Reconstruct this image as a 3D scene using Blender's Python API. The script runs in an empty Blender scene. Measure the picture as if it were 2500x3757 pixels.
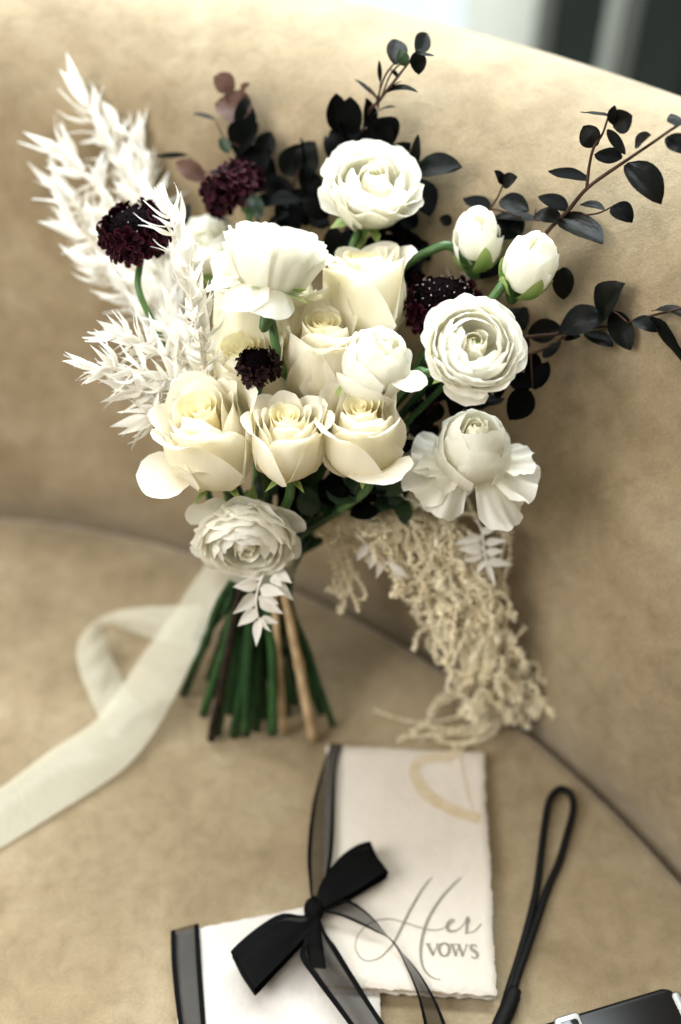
import bpy, math, random
from mathutils import Vector, Matrix, noise
D = bpy.data
SC = bpy.context.scene
COL = SC.collection
R = math.radians
random.seed(11)

# ------------------------------------------------------------------ camera
H = 0.68
cam_d = D.cameras.new('camera')
cam_d.sensor_fit = 'VERTICAL'
cam_d.sensor_height = 36.0
cam_d.lens = 35.0 * (24 * 3757 / 2500) / 36.0 * 36.0 / (24 * 3757 / 2500)
cam_d.sensor_height = 24 * 3757 / 2500
cam_d.clip_start = 0.02
cam_d.clip_end = 60
cam = D.objects.new('camera', cam_d)
COL.objects.link(cam)
cam.location = (0, 0, H)
cam.rotation_euler = (R(45), 0, 0)
SC.camera = cam
cam_d.dof.use_dof = True
cam_d.dof.focus_distance = 0.60
cam_d.dof.aperture_fstop = 1.8
cam_d.dof.aperture_blades = 9

# ------------------------------------------------------------------ world, lamps, exposure
w = D.worlds.new('World')
SC.world = w
w.use_nodes = True
w.node_tree.nodes['Background'].inputs[0].default_value = (1.0, 0.93, 0.84, 1)
w.node_tree.nodes['Background'].inputs[1].default_value = 0.08


def area(name, loc, aim, size, power, col):
    l = D.lights.new(name, 'AREA')
    l.shape = 'RECTANGLE'
    l.size, l.size_y = size
    l.energy = power
    l.color = col
    o = D.objects.new(name, l)
    COL.objects.link(o)
    o.location = loc
    o.rotation_euler = (Vector(aim) - Vector(loc)).to_track_quat('-Z', 'Y').to_euler()
    return o


area('window_light', (-0.10, 1.62, 1.72), (-0.05, 0.6, 0.3), (2.4, 1.0), 122, (0.86, 0.96, 1.0))
area('room_light', (-0.80, 0.05, 0.86), (-0.02, 0.5, 0.27), (0.6, 0.55), 13.2, (1.0, 0.985, 0.95))
area('overhead_fill', (-0.25, 0.0, 1.55), (-0.08, 0.45, 0.1), (1.1, 0.9), 9.5, (1.0, 0.96, 0.88))  # unseen fill lamp, added to lift the seat and the flower fronts
area('far_wall_fill', (0.6, 1.2, 1.5), (0.4, 2.6, 0.0), (1.0, 0.6), 40, (0.97, 1.0, 0.96))  # unseen lamp added behind the sofa only to brighten the far wall
SC.view_settings.view_transform = 'Standard'
SC.view_settings.look = 'None'
SC.view_settings.exposure = 0.03
SC.view_settings.gamma = 1.0
SC.cycles.max_bounces = 10
SC.cycles.diffuse_bounces = 5
SC.cycles.transmission_bounces = 8
SC.cycles.transparent_max_bounces = 16
SC.cycles.use_denoising = True

# ------------------------------------------------------------------ picture measurements -> places in the room
C45 = math.sqrt(.5)
FW = Vector((0, C45, -C45))
UP = Vector((0, C45, C45))
RT = Vector((1, 0, 0))
EYE = Vector((0, 0, H))
TANX = 12 / 35
TANY = TANX * 3757 / 2500
CX, CY, CR = -0.4122, -0.0799, 0.7692      # the sofa's round back: centre and radius
LEAN, TOP = 0.25, 0.435


def ray(x, y):
    return RT * ((x / 784 - 1) * TANX) + UP * ((1178 - y) / 1178 * TANY) + FW


def P(x, y, t):
    return EYE + ray(x, y) * t


def S(x, y, z=0.0):
    d = ray(x, y)
    return EYE + d * ((z - H) / d.z)


def back_t(x, y):
    d = ray(x, y)
    t, lo = 0.3, None
    while t < 1.6:
        q = EYE + d * t
        if q.z < 0 or (q.z < TOP and math.hypot(q.x - CX, q.y - CY) > CR + LEAN * q.z):
            return t
        t += 0.004
    return 1.6


def PB(x, y, t, gap=0.012):
    return P(x, y, min(t, back_t(x, y) - gap))


def px(v, t):
    return v / 1568 * 2 * TANX * t


def camdir(r, u, c):
    return (RT * r + UP * u - FW * c).normalized()


# ------------------------------------------------------------------ materials
def nodes(name):
    m = D.materials.new(name)
    m.use_nodes = True
    nt = m.node_tree
    return m, nt, nt.nodes['Principled BSDF'], nt.nodes['Material Output']


def ramp(nt, stops, fac):
    n = nt.nodes.new('ShaderNodeValToRGB')
    e = n.color_ramp.elements
    while len(e) < len(stops):
        e.new(0.5)
    for k, (p, c) in enumerate(stops):
        e[k].position = p
        e[k].color = (*c, 1)
    nt.links.new(fac, n.inputs[0])
    return n.outputs[0]


def tex_noise(nt, vec, scale, detail=4, rough=.55, dist=0):
    n = nt.nodes.new('ShaderNodeTexNoise')
    n.inputs['Scale'].default_value = scale
    n.inputs['Detail'].default_value = detail
    n.inputs['Roughness'].default_value = rough
    n.inputs['Distortion'].default_value = dist
    if vec is not None:
        nt.links.new(vec, n.inputs['Vector'])
    return n.outputs['Fac']


def mapping(nt, vec, scale):
    n = nt.nodes.new('ShaderNodeMapping')
    n.inputs['Scale'].default_value = scale
    nt.links.new(vec, n.inputs['Vector'])
    return n.outputs[0]


def coord(nt, kind):
    return nt.nodes.new('ShaderNodeTexCoord').outputs[kind]


def mixcol(nt, fac, a, b, mode='MIX'):
    n = nt.nodes.new('ShaderNodeMix')
    n.data_type = 'RGBA'
    n.blend_type = mode
    for sock, v in ((n.inputs[0], fac), (n.inputs[6], a), (n.inputs[7], b)):
        if isinstance(v, (int, float)):
            sock.default_value = v
        elif isinstance(v, tuple):
            sock.default_value = (*v, 1)
        else:
            nt.links.new(v, sock)
    return n.outputs[2]


def bump(nt, b, h, strength, dist):
    n = nt.nodes.new('ShaderNodeBump')
    n.inputs['Strength'].default_value = strength
    n.inputs['Distance'].default_value = dist
    nt.links.new(h, n.inputs['Height'])
    nt.links.new(n.outputs[0], b.inputs['Normal'])
    return n.outputs[0]


def sep_v(nt):
    uv = coord(nt, 'UV')
    n = nt.nodes.new('ShaderNodeSeparateXYZ')
    nt.links.new(uv, n.inputs[0])
    return uv, n.outputs[0], n.outputs[1]


def thin(name, stops, rough=.5, trans=.3, tcol=None, streak=(26, 2.0), sb=.25, spec=.3, mott=None):
    """petal or leaf sheet: colour runs base to tip with fine veins, lets some light through"""
    m, nt, b, out = nodes(name)
    uv, u, v = sep_v(nt)
    c = ramp(nt, stops, v)
    st = tex_noise(nt, mapping(nt, uv, (streak[0], streak[1], 1)), 1.0, 3)
    f = ramp(nt, [(.3, (.88, .88, .86)), (.7, (1.05, 1.05, 1.05))], st)
    c = mixcol(nt, .5, c, f, 'MULTIPLY')
    if mott:
        g = tex_noise(nt, coord(nt, 'Object'), mott[0], 4)
        c = mixcol(nt, ramp(nt, [(.42, (0, 0, 0)), (.68, (1, 1, 1))], g), c, mott[1])
    nt.links.new(c, b.inputs['Base Color'])
    b.inputs['Roughness'].default_value = rough
    b.inputs['Specular IOR Level'].default_value = spec
    nrm = bump(nt, b, st, sb, .0006)
    if trans:
        t = nt.nodes.new('ShaderNodeBsdfTranslucent')
        if tcol:
            t.inputs[0].default_value = (*tcol, 1)
        else:
            nt.links.new(c, t.inputs[0])
        nt.links.new(nrm, t.inputs[1])
        mx = nt.nodes.new('ShaderNodeMixShader')
        mx.inputs[0].default_value = trans
        nt.links.new(b.outputs[0], mx.inputs[1])
        nt.links.new(t.outputs[0], mx.inputs[2])
        nt.links.new(mx.outputs[0], out.inputs[0])
    return m


def plain(name, col, rough=.5, metal=0, spec=.5, var=None, bumpy=None, sheen=0):
    m, nt, b, out = nodes(name)
    b.inputs['Base Color'].default_value = (*col, 1)
    b.inputs['Roughness'].default_value = rough
    b.inputs['Metallic'].default_value = metal
    b.inputs['Specular IOR Level'].default_value = spec
    b.inputs['Sheen Weight'].default_value = sheen
    if var:
        n = tex_noise(nt, coord(nt, 'Object'), var[0], 5)
        nt.links.new(mixcol(nt, ramp(nt, [(.35, (0, 0, 0)), (.65, (1, 1, 1))], n), col, var[1]), b.inputs['Base Color'])
    if bumpy:
        bump(nt, b, tex_noise(nt, coord(nt, 'Object'), bumpy[0], 4), bumpy[1], bumpy[2])
    return m


def velvet():
    m, nt, b, out = nodes('beige velvet')
    o = coord(nt, 'Object')
    big = tex_noise(nt, o, 14, 4, .55, .6)
    mid = tex_noise(nt, o, 70, 7, .68, .5)
    c = ramp(nt, [(.25, (.205, .152, .087)), (.50, (.268, .205, .122)), (.75, (.330, .265, .170))], big)
    c = mixcol(nt, .6, c, ramp(nt, [(.34, (.78, .765, .73)), (.5, (1, 1, 1)), (.66, (1.18, 1.19, 1.22))], mid), 'MULTIPLY')
    fine = tex_noise(nt, o, 700, 3, .7)
    c = mixcol(nt, .5, c, ramp(nt, [(.3, (.70, .70, .70)), (.7, (1.25, 1.25, 1.25))], fine), 'MULTIPLY')
    nt.links.new(c, b.inputs['Base Color'])
    b.inputs['Roughness'].default_value = .85
    b.inputs['Specular IOR Level'].default_value = .12
    b.inputs['Sheen Weight'].default_value = .6
    b.inputs['Sheen Roughness'].default_value = .45
    b.inputs['Sheen Tint'].default_value = (.95, .92, .86, 1)
    h = mixcol(nt, .25, mid, fine)
    bump(nt, b, h, .35, .004)
    return m


M = {}
M['velvet'] = velvet()
M['ran'] = thin('white ranunculus petal', [(0, (.74, .76, .42)), (.25, (.88, .86, .68)), (.6, (.92, .90, .81)), (1, (.93, .92, .87))], .5, .50, (.97, .95, .86), sb=.15)
M['ran_in'] = thin('ranunculus heart petal', [(0, (.62, .68, .26)), (.4, (.86, .83, .58)), (.8, (.92, .89, .75)), (1, (.93, .91, .83))], .5, .50, (.97, .94, .80), sb=.12)
M['rose'] = thin('cream rose petal', [(0, (.80, .76, .38)), (.35, (.91, .86, .63)), (.7, (.93, .89, .74)), (1, (.93, .91, .82))], .48, .46, (.97, .91, .74), streak=(14, 1.5), sb=.1)
M['rose_in'] = thin('rose heart petal', [(0, (.89, .68, .28)), (.5, (.92, .80, .45)), (1, (.93, .88, .64))], .48, .45, streak=(14, 1.5), sb=.1)
M['green'] = thin('fresh green sepal', [(0, (.13, .25, .045)), (.6, (.19, .32, .075)), (1, (.36, .44, .15))], .5, .25)
M['stem'] = plain('green flower stem', (.035, .095, .022), .45, var=(60, (.075, .155, .04)), bumpy=(300, .3, .001))
M['stem_dark'] = plain('dark green cut stem', (.006, .027, .008), .42, spec=.25, var=(70, (.018, .058, .015)), bumpy=(260, .4, .001))
M['stem_mid'] = plain('mid green cut stem', (.014, .048, .012), .42, spec=.3, var=(70, (.03, .085, .022)), bumpy=(260, .4, .001))
M['cut_end'] = plain('pale cut end', (.30, .34, .16), .5)
M['wood_dark'] = plain('blackish woody stem', (.006, .0045, .004), .5, spec=.15, var=(90, (.03, .018, .012)), bumpy=(200, .5, .002))
M['wood_tan'] = plain('pale tan woody stem', (.50, .37, .21), .6, var=(60, (.33, .22, .11)), bumpy=(200, .3, .001))
M['twig'] = plain('red brown twig', (.030, .013, .008), .6, spec=.2, var=(80, (.055, .026, .015)), bumpy=(260, .4, .001))
M['leaf'] = thin('blackish green leaf', [(0, (.0025, .004, .0032)), (1, (.004, .006, .005))], .34, .012, (.05, .03, .02), (18, 5), .5, .06, mott=(55, (.010, .0085, .0065)))
M['leaf_matt'] = thin('near black leaf', [(0, (.0015, .0018, .0015)), (1, (.0022, .0026, .0022))], .7, .008, (.03, .015, .01), (18, 5), .4, .03)
M['leaf_brown'] = thin('brown dried leaf', [(0, (.050, .022, .012)), (1, (.085, .035, .020))], .55, .18, (.22, .08, .04), (14, 5), .4, .3)
M['leaf_green'] = thin('deep green rose leaf', [(0, (.010, .030, .010)), (1, (.016, .045, .014))], .42, .12, (.05, .12, .03), (14, 5), .5, .4)
M['white_leaf'] = thin('bleached white leaf', [(0, (.85, .815, .74)), (1, (.91, .895, .855))], .55, .42, None, (20, 1.6), .25, .25)
M['white_stem'] = plain('bleached stem', (.78, .73, .64), .6)
M['amaranth'] = plain('cream amaranth tassel', (.83, .715, .48), .85, spec=.15, var=(90, (.90, .83, .63)), sheen=.3)
M['scab'] = thin('burgundy floret', [(0, (.003, .0005, .001)), (.66, (.004, .0005, .0012)), (.94, (.013, .001, .004)), (1, (.105, .020, .034))], .6, .02, (.08, .006, .02), (10, 2), .3, .06)
M['scab_dark'] = thin('black burgundy floret', [(0, (.003, .001, .001)), (.85, (.006, .001, .002)), (1, (.05, .016, .014))], .6, .02, (.05, .005, .01), (10, 2), .3, .12)
M['scab_eye'] = plain('black floret cushion', (.002, .0006, .001), .8, spec=.03)
M['pin'] = plain('pale pollen pin', (.62, .52, .46), .6)
M['ivory'] = None


def satin():
    m, nt, b, out = nodes('ivory satin ribbon')
    uv, u, v = sep_v(nt)
    weave = tex_noise(nt, mapping(nt, uv, (3, 420, 1)), 1, 2)
    c = ramp(nt, [(.3, (.62, .595, .47)), (.7, (.70, .675, .55))], weave)
    nt.links.new(c, b.inputs['Base Color'])
    b.inputs['Roughness'].default_value = .38
    b.inputs['Specular IOR Level'].default_value = .35
    b.inputs['Sheen Weight'].default_value = .25
    bump(nt, b, weave, .12, .0004)
    t = nt.nodes.new('ShaderNodeBsdfTranslucent')
    nt.links.new(c, t.inputs[0])
    mx = nt.nodes.new('ShaderNodeMixShader')
    mx.inputs[0].default_value = .25
    nt.links.new(b.outputs[0], mx.inputs[1])
    nt.links.new(t.outputs[0], mx.inputs[2])
    tr = nt.nodes.new('ShaderNodeBsdfTransparent')
    m2 = nt.nodes.new('ShaderNodeMixShader')
    m2.inputs[0].default_value = .44
    nt.links.new(mx.outputs[0], m2.inputs[1])
    nt.links.new(tr.outputs[0], m2.inputs[2])
    nt.links.new(m2.outputs[0], out.inputs[0])
    return m


def organza(name, see):
    """sheer black ribbon with two solid satin edges (u runs across)"""
    m, nt, b, out = nodes(name)
    uv, u, v = sep_v(nt)
    b.inputs['Base Color'].default_value = (.003, .003, .003, 1)
    b.inputs['Roughness'].default_value = .5
    b.inputs['Specular IOR Level'].default_value = .03
    tr = nt.nodes.new('ShaderNodeBsdfTransparent')
    f = ramp(nt, [(0, (0, 0, 0)), (.155, (0, 0, 0)), (.185, (see, see, see)), (.815, (see, see, see)), (.845, (0, 0, 0))], u)
    weave = tex_noise(nt, mapping(nt, uv, (60, 400, 1)), 1, 1)
    mul = nt.nodes.new('ShaderNodeMath')
    mul.operation = 'MULTIPLY_ADD'
    mul.inputs[1].default_value = .25
    mul.inputs[2].default_value = .875
    nt.links.new(weave, mul.inputs[0])
    m3 = nt.nodes.new('ShaderNodeMath')
    m3.operation = 'MULTIPLY'
    nt.links.new(f, m3.inputs[0])
    nt.links.new(mul.outputs[0], m3.inputs[1])
    mx = nt.nodes.new('ShaderNodeMixShader')
    nt.links.new(m3.outputs[0], mx.inputs[0])
    nt.links.new(b.outputs[0], mx.inputs[1])
    nt.links.new(tr.outputs[0], mx.inputs[2])
    nt.links.new(mx.outputs[0], out.inputs[0])
    return m


M['ivory'] = satin()
M['organza'] = organza('black organza ribbon', .34)
M['organza_dense'] = organza('black ribbon doubled', .05)
M['paper'] = plain('handmade cotton paper', (.58, .525, .45), .8, spec=.2, var=(45, (.62, .565, .49)), bumpy=(240, .5, .0015))
M['paper_white'] = plain('whiter cotton paper', (.55, .51, .465), .8, spec=.2, var=(45, (.58, .54, .495)), bumpy=(240, .5, .0015))
M['page'] = plain('cream page', (.74, .65, .49), .8, spec=.2, bumpy=(240, .4, .001))
M['ink'] = plain('grey ink', (.23, .21, .17), .7, spec=.2)
M['gold'] = plain('faint gold print', (.50, .40, .25), .6, spec=.3, var=(160, (.56, .475, .35)))
M['cord'] = plain('black braided cord', (.004, .004, .004), .6, spec=.15, bumpy=(900, .5, .0008))
M['cam_black'] = plain('glossy black camera shell', (.004, .004, .004), .28, spec=.25)
M['chrome'] = plain('brushed silver', (.30, .298, .28), .48, 1.0)
M['glass_dark'] = plain('dark glass', (.01, .012, .014), .06)
M['wall'] = plain('pale plaster', (.80, .80, .72), .8, var=(2.5, (.76, .77, .69)))
M['floor'] = plain('pale polished floor', (.70, .70, .66), .35, var=(3, (.62, .63, .60)))
M['frame'] = plain('dark green black metal', (.007, .010, .008), .5, spec=.15, var=(4, (.010, .013, .0105)))
M['frame_edge'] = plain('paler metal edge', (.07, .072, .062), .5, spec=.2)  # edge strip, paler grey than the post itself


def glow(name, col, s):
    m, nt, b, out = nodes(name)
    e = nt.nodes.new('ShaderNodeEmission')
    e.inputs[0].default_value = (*col, 1)
    e.inputs[1].default_value = s
    nt.links.new(e.outputs[0], out.inputs[0])
    return m


M['day'] = glow('daylight in window', (.86, .97, 1.0), 1.1)


# ------------------------------------------------------------------ object helpers
def mesh(name, verts, faces, mats, uvs=None, smooth=True, midx=None):
    me = D.meshes.new(name)
    me.from_pydata([tuple(v) for v in verts], [], faces)
    for m in (mats if isinstance(mats, (list, tuple)) else [mats]):
        me.materials.append(m)
    if smooth:
        me.polygons.foreach_set('use_smooth', [True] * len(faces))
    if midx:
        me.polygons.foreach_set('material_index', midx)
    if uvs:
        l = me.uv_layers.new(name='UVMap')
        flat = []
        for f in faces:
            for i in f:
                flat += uvs[i]
        l.data.foreach_set('uv', flat)
    me.update()
    return me


def link(name, me, parent=None, loc=None):
    o = D.objects.new(name, me)
    COL.objects.link(o)
    if parent is not None:
        o.parent = parent
    if loc is not None:
        o.location = loc
    return o


def thing(name, loc, label, cat, group=None, rot=None):
    o = link(name, None, None, loc)
    o.empty_display_size = .02
    o['label'] = label
    o['category'] = cat
    if group:
        o['group'] = group
    if rot is not None:
        o.rotation_mode = 'QUATERNION'
        o.rotation_quaternion = rot
    return o


def frame_quat(axis, spin=0):
    """z along axis, x as near as possible to the picture's right"""
    z = axis.normalized()
    x = RT - z * RT.dot(z)
    if x.length < .05:
        x = UP - z * UP.dot(z)
    x.normalize()
    y = z.cross(x)
    m = Matrix((x, y, z)).transposed()
    return (m @ Matrix.Rotation(R(spin), 3, 'Z')).to_quaternion()


def cat_rom(pts, n):
    pts = [Vector(p) for p in pts]
    q = [pts[0] * 2 - pts[1]] + pts + [pts[-1] * 2 - pts[-2]]
    out = []
    for i in range(1, len(q) - 2):
        for k in range(n):
            t = k / n
            a, b, c, d = q[i - 1], q[i], q[i + 1], q[i + 2]
            out.append(.5 * ((2 * b) + (c - a) * t + (2 * a - 5 * b + 4 * c - d) * t * t + (3 * b - a - 3 * c + d) * t ** 3))
    out.append(pts[-1])
    return out


def tube(pts, rad, n=8, caps=True, wob=0, seed=0):
    """pts: list of Vectors; rad: number or per point list -> verts, faces, uvs"""
    k = len(pts)
    if not isinstance(rad, (list, tuple)):
        rad = [rad] * k
    V, F, UV = [], [], []
    nrm = None
    for i, p in enumerate(pts):
        t = (pts[min(i + 1, k - 1)] - pts[max(i - 1, 0)]).normalized()
        if nrm is None:
            nrm = t.orthogonal().normalized()
        nrm = (nrm - t * nrm.dot(t)).normalized()
        bn = t.cross(nrm)
        for j in range(n):
            a = 2 * math.pi * j / n
            r = rad[i]
            if wob:
                r *= 1 + wob * noise.noise(Vector((math.cos(a) * 1.2 + seed, math.sin(a) * 1.2, i * .35)))
            V.append(p + (nrm * math.cos(a) + bn * math.sin(a)) * r)
            UV.append([j / n, i / max(1, k - 1)])
    for i in range(k - 1):
        for j in range(n):
            F.append((i * n + j, i * n + (j + 1) % n, (i + 1) * n + (j + 1) % n, (i + 1) * n + j))
    if caps:
        F.append(tuple(range(n - 1, -1, -1)))
        F.append(tuple((k - 1) * n + j for j in range(n)))
    return V, F, UV


def shift(V, off):
    return [v - off for v in V]


# ------------------------------------------------------------------ the setting: floor, wall, window frame, sofa
def lathe_arc(prof, a0, a1, n, mat, name, parent):
    V, F = [], []
    k = len(prof(a0))
    for i in range(n + 1):
        a = a0 + (a1 - a0) * i / n
        for r, z in prof(a):
            V.append((CX + r * math.cos(a), CY + r * math.sin(a), z))
    for i in range(n):
        for j in range(k - 1):
            F.append((i * k + j, (i + 1) * k + j, (i + 1) * k + j + 1, i * k + j + 1))
    for e in (0, n):
        f = tuple(e * k + j for j in range(k))
        F.append(f if e == 0 else f[::-1])
    return link(name, mesh(name, V, F, mat), parent)


def box(name, x0, x1, y0, y1, z0, z1, mat, parent=None, bev=0):
    V = [(x, y, z) for x in (x0, x1) for y in (y0, y1) for z in (z0, z1)]
    F = [(0, 1, 3, 2), (4, 6, 7, 5), (0, 4, 5, 1), (2, 3, 7, 6), (0, 2, 6, 4), (1, 5, 7, 3)]
    o = link(name, mesh(name, V, F, mat, smooth=False), parent)
    if bev:
        md = o.modifiers.new('edge', 'BEVEL')
        md.width = bev
        md.segments = 3
    return o


def setting():
    fl = link('floor', mesh('floor', [(-4, -3, -.42), (4, -3, -.42), (4, 4.5, -.42), (-4, 4.5, -.42)], [(0, 1, 2, 3)], M['floor'], smooth=False))
    fl['kind'] = 'structure'
    wl = box('wall', -4, 4, 2.6, 2.75, -.42, 2.6, M['wall'])
    wl['kind'] = 'structure'
    # bright low window standing in front of the wall
    t = thing('window', (.0, 2.57, -.2), 'bright daylit window seen blurred above the sofa back', 'window')
    box('pane', -.62, .30, -.02, .0, -.16, .9, M['day'], t)
    box('window_frame', .215, .24, -.06, -.022, -.16, .9, M['wall'], t)
    box('window_frame', -.66, .33, -.06, -.022, -.20, -.16, M['wall'], t)
    # dark posts
    t = thing('dark_post', (.476, 2.14, -.42), 'dark metal post left of the pale gap behind the sofa', 'post', 'dark posts behind the sofa')
    box('post', -.038, .066, 0, .10, 0, 2.4, M['frame'], t, .006)
    box('edge_strip', -.068, -.040, .01, .07, 0, 2.4, M['frame_edge'], t, .004)
    t = thing('dark_post', (.602, 2.14, -.42), 'wide dark metal post in the top right corner behind the sofa', 'post', 'dark posts behind the sofa')
    box('post', .012, .125, 0, .10, 0, 2.4, M['frame'], t, .006)
    box('edge_strip', -.014, .010, .01, .07, 0, 2.4, M['frame_edge'], t, .004)
    box('post', .145, .60, .02, .12, 0, 2.4, M['frame'], t, .006)
    # sofa
    s = thing('curved_sofa', (CX, CY, -.42), 'beige velvet sofa with a curved back under the bouquet', 'sofa')
    s.location = (0, 0, 0)
    def prof(ang):
        p = [(CR + .03, -.40), (CR - .004, -.060), (CR - .001, -.040), (CR + .004, -.022), (CR + .0045, -.004)]
        rr, zc = .120, .2910 + .05 * (max(R(20), min(R(125), ang)) - R(55))
        for k in range(0, 13):
            z = .010 + (zc - .010) * k / 12
            p.append((CR + LEAN * z - .006 * math.sin(math.pi * k / 12), z))
        rc = CR + LEAN * zc + rr
        for k in range(0, 13):
            a = R(166 - 160 * k / 12)
            p.append((rc + rr * math.cos(a), zc + rr * math.sin(a)))
        return p + [(rc + rr, .2), (rc + rr - .03, -.40)]
    lathe_arc(prof, R(-48), R(215), 130, M['velvet'], 'backrest', s)
    # seat cushion with a rounded rim
    V, F = [(CX, CY, 0)], []
    n = 140
    rs = [(.25, 0), (.5, 0), (CR - .05, 0), (CR - .018, -.0006), (CR - .010, -.0030), (CR - .0062, -.008), (CR - .005, -.017), (CR - .0035, -.034), (CR + .001, -.055), (CR + .001, -.2)]
    for r, z in rs:
        for i in range(n):
            a = 2 * math.pi * i / n
            V.append((CX + r * math.cos(a), CY + r * math.sin(a), z))
    for i in range(n):
        F.append((0, 1 + i, 1 + (i + 1) % n))
    for k in range(len(rs) - 1):
        for i in range(n):
            F.append((1 + k * n + i, 1 + (k + 1) * n + i, 1 + (k + 1) * n + (i + 1) % n, 1 + k * n + (i + 1) % n))
    link('seat_cushion', mesh('seat_cushion', V, F, M['velvet']), s)


setting()


# ------------------------------------------------------------------ petals
def profile(keys, L, n=44):
    """keys: (s, angle) - 0 deg runs outward, 90 up, over 90 closes in, below 0 droops -> r, z, angle along s"""
    out = [(0.0, 0.0, R(keys[0][1]))]
    r = z = 0.0
    for i in range(1, n + 1):
        s = i / n
        for a, b in zip(keys, keys[1:]):
            if s <= b[0] + 1e-9:
                f = (s - a[0]) / max(1e-6, b[0] - a[0])
                al = R(a[1] + (b[1] - a[1]) * f)
                break
        r += math.cos(al) * L / n
        z += math.sin(al) * L / n
        out.append((r, z, al))
    return out


def at_s(pr, s):
    n = len(pr) - 1
    x = max(0, min(1, s)) * n
    i = min(int(x), n - 1)
    f = x - i
    a, b = pr[i], pr[i + 1]
    return tuple(a[k] + (b[k] - a[k]) * f for k in range(3))


def petal(keys, L, W, th, mat, e=.3, p=2.6, k=0.0, ruf=0.0, side=0.0, notch=0.0, tip=0.0, seed=0, nu=12, nv=9,
          lift=0.0, r0=0.0, narrow=.5, crease=0.0, skew=0.0, edn=.05, frill=0.0, trunc=1.0):
    pr = profile(keys, L)
    V, F, UV = [], [], []
    for j in range(nv + 1):
        v = j / nv
        for i in range(nu + 1):
            u = -1 + 2 * i / nu
            au = abs(u)
            top = 1 - e * au ** p - notch * math.exp(-(u / .16) ** 2)
            if tip:
                top += tip * max(0, 1 - au * 2.2) ** 1.3 - tip * .6
            ed = edn * noise.noise(Vector((u * 3.1 + seed * 1.7, seed * .37, 4.2)))
            s = v * (top + ed * v) * trunc
            r, z, al = at_s(pr, s)
            wf = narrow + (1 - narrow) * math.sin(math.pi / 2 * min(1, v / .55))
            a = th + u * W * wf + skew * v * v
            d = ruf * L * (noise.noise(Vector((u * 2.2 + seed * 3.3, v * 1.3, seed))) * 1.2 +
                           .5 * noise.noise(Vector((u * 5.5 - seed, v * 2.0, seed * 2.1)))) * v ** 2.2
            d += side * L * au ** 3.2 * v
            d += frill * L * math.sin(u * 6.5 + seed * 1.9 + 1.2 * math.sin(u * 3 + seed)) * v ** 3
            d -= crease * L * math.exp(-(u / .12) ** 2) * math.sin(math.pi * v)
            rr = r + r0 + d * math.sin(al) + k * u * min(1, v * 3)
            zz = z + lift - d * math.cos(al)
            V.append((rr * math.cos(a), rr * math.sin(a), zz))
            UV.append([i / nu, v])
    m = nu + 1
    for j in range(nv):
        for i in range(nu):
            F.append((j * m + i, j * m + i + 1, (j + 1) * m + i + 1, (j + 1) * m + i))
    return V, F, UV, mat


def join(parts):
    V, F, UV = [], [], []
    for (v, f, uv, *_) in parts:
        o = len(V)
        V += v
        F += [tuple(i + o for i in q) for q in f]
        UV += uv
    return V, F, UV


# the bundle: where the stems are bound, and where each is cut, on the seat
BIND = P(604, 1330, .735)
CUTS = [(428, 1572, 'd'), (422, 1598, 'd'), (468, 1645, 'g'), (486, 1702, 'b'), (502, 1688, 'g'), (538, 1694, 'd'),
        (566, 1692, 'd'), (590, 1680, 'd'), (628, 1690, 'g'), (655, 1686, 't'), (722, 1702, 't'), (678, 1618, 'd'),
        (766, 1668, 'd'), (712, 1606, 'd'), (530, 1640, 'd'), (610, 1650, 'd'), (450, 1468, 'g'), (570, 1630, 'g'), (640, 1600, 'd'), (600, 1600, 'd'),
        (555, 1655, 'd'), (690, 1560, 'd'), (500, 1600, 'd'), (620, 1560, 'd'), (580, 1560, 'd'),
        (520, 1612, 'd'), (576, 1604, 'd'), (646, 1566, 'd'), (662, 1642, 'd'), (702, 1592, 'd'), (482, 1560, 'd'), (546, 1572, 'b'), (738, 1640, 'd')]


def stem(parent, base, axis, cut, mids=(), r=.0026, mat=None, name='stem', lead=.022):
    """one stalk from under the flower head, through the binding, to its cut end"""
    cx, cy, kind = CUTS[cut % len(CUTS)]
    f = (cx - 600) / 170
    b = BIND + RT * (f * .021) + Vector((0, -.008 + .016 * ((cut * 37) % 10) / 10, 0)) + UP * .0
    end = S(cx, cy, .004 + .004 * ((cut * 53) % 5))
    pts = [base, base - axis * lead]
    pts += [P(*m) for m in mids]
    pts += [b + (pts[-1] - b) * .42 + (UP * .004), b, b + (end - b) * .5 + RT * (.002 * ((cut * 7) % 3 - 1)), end]
    cr = cat_rom(pts, 7)
    # upper part fresh green, below the binding darker: one mesh, two materials
    V, F, UV = tube(cr, [r * (1.0 + .28 * i / len(cr)) for i in range(len(cr))], 9, True, .12, cut)
    low = {'d': M['stem_dark'], 'g': M['stem_mid'], 'b': M['wood_dark'], 't': M['wood_tan']}[kind]
    nb = int(len(cr) * (.50 if mids else .30))
    mi = [1 if (i // 9) >= nb else 0 for i in range(len(F) - 2)] + [0, 1]
    inv = parent.matrix_basis.inverted()
    mi[-1] = 2
    me = mesh(name, [inv @ v for v in V], F, [mat or M['stem'], low, M['cut_end']], UV, midx=mi)
    return link(name, me, parent)


def head(name, c, t, axis, hgt, label, cat, group, spin=0):
    """Empty at the foot of a flower head whose middle is seen at c"""
    ax = camdir(*axis)
    base = P(c[0], c[1], t) - ax * hgt
    q = frame_quat(ax, spin)
    o = thing(name, base, label, cat, group, q)
    o.matrix_basis = Matrix.LocRotScale(base, q, None)
    return o, base, ax


def put(o, part, pt):
    V, F, UV, mat = pt
    return link(part, mesh(part, V, F, mat, UV), o)


GA = R(137.5)


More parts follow.
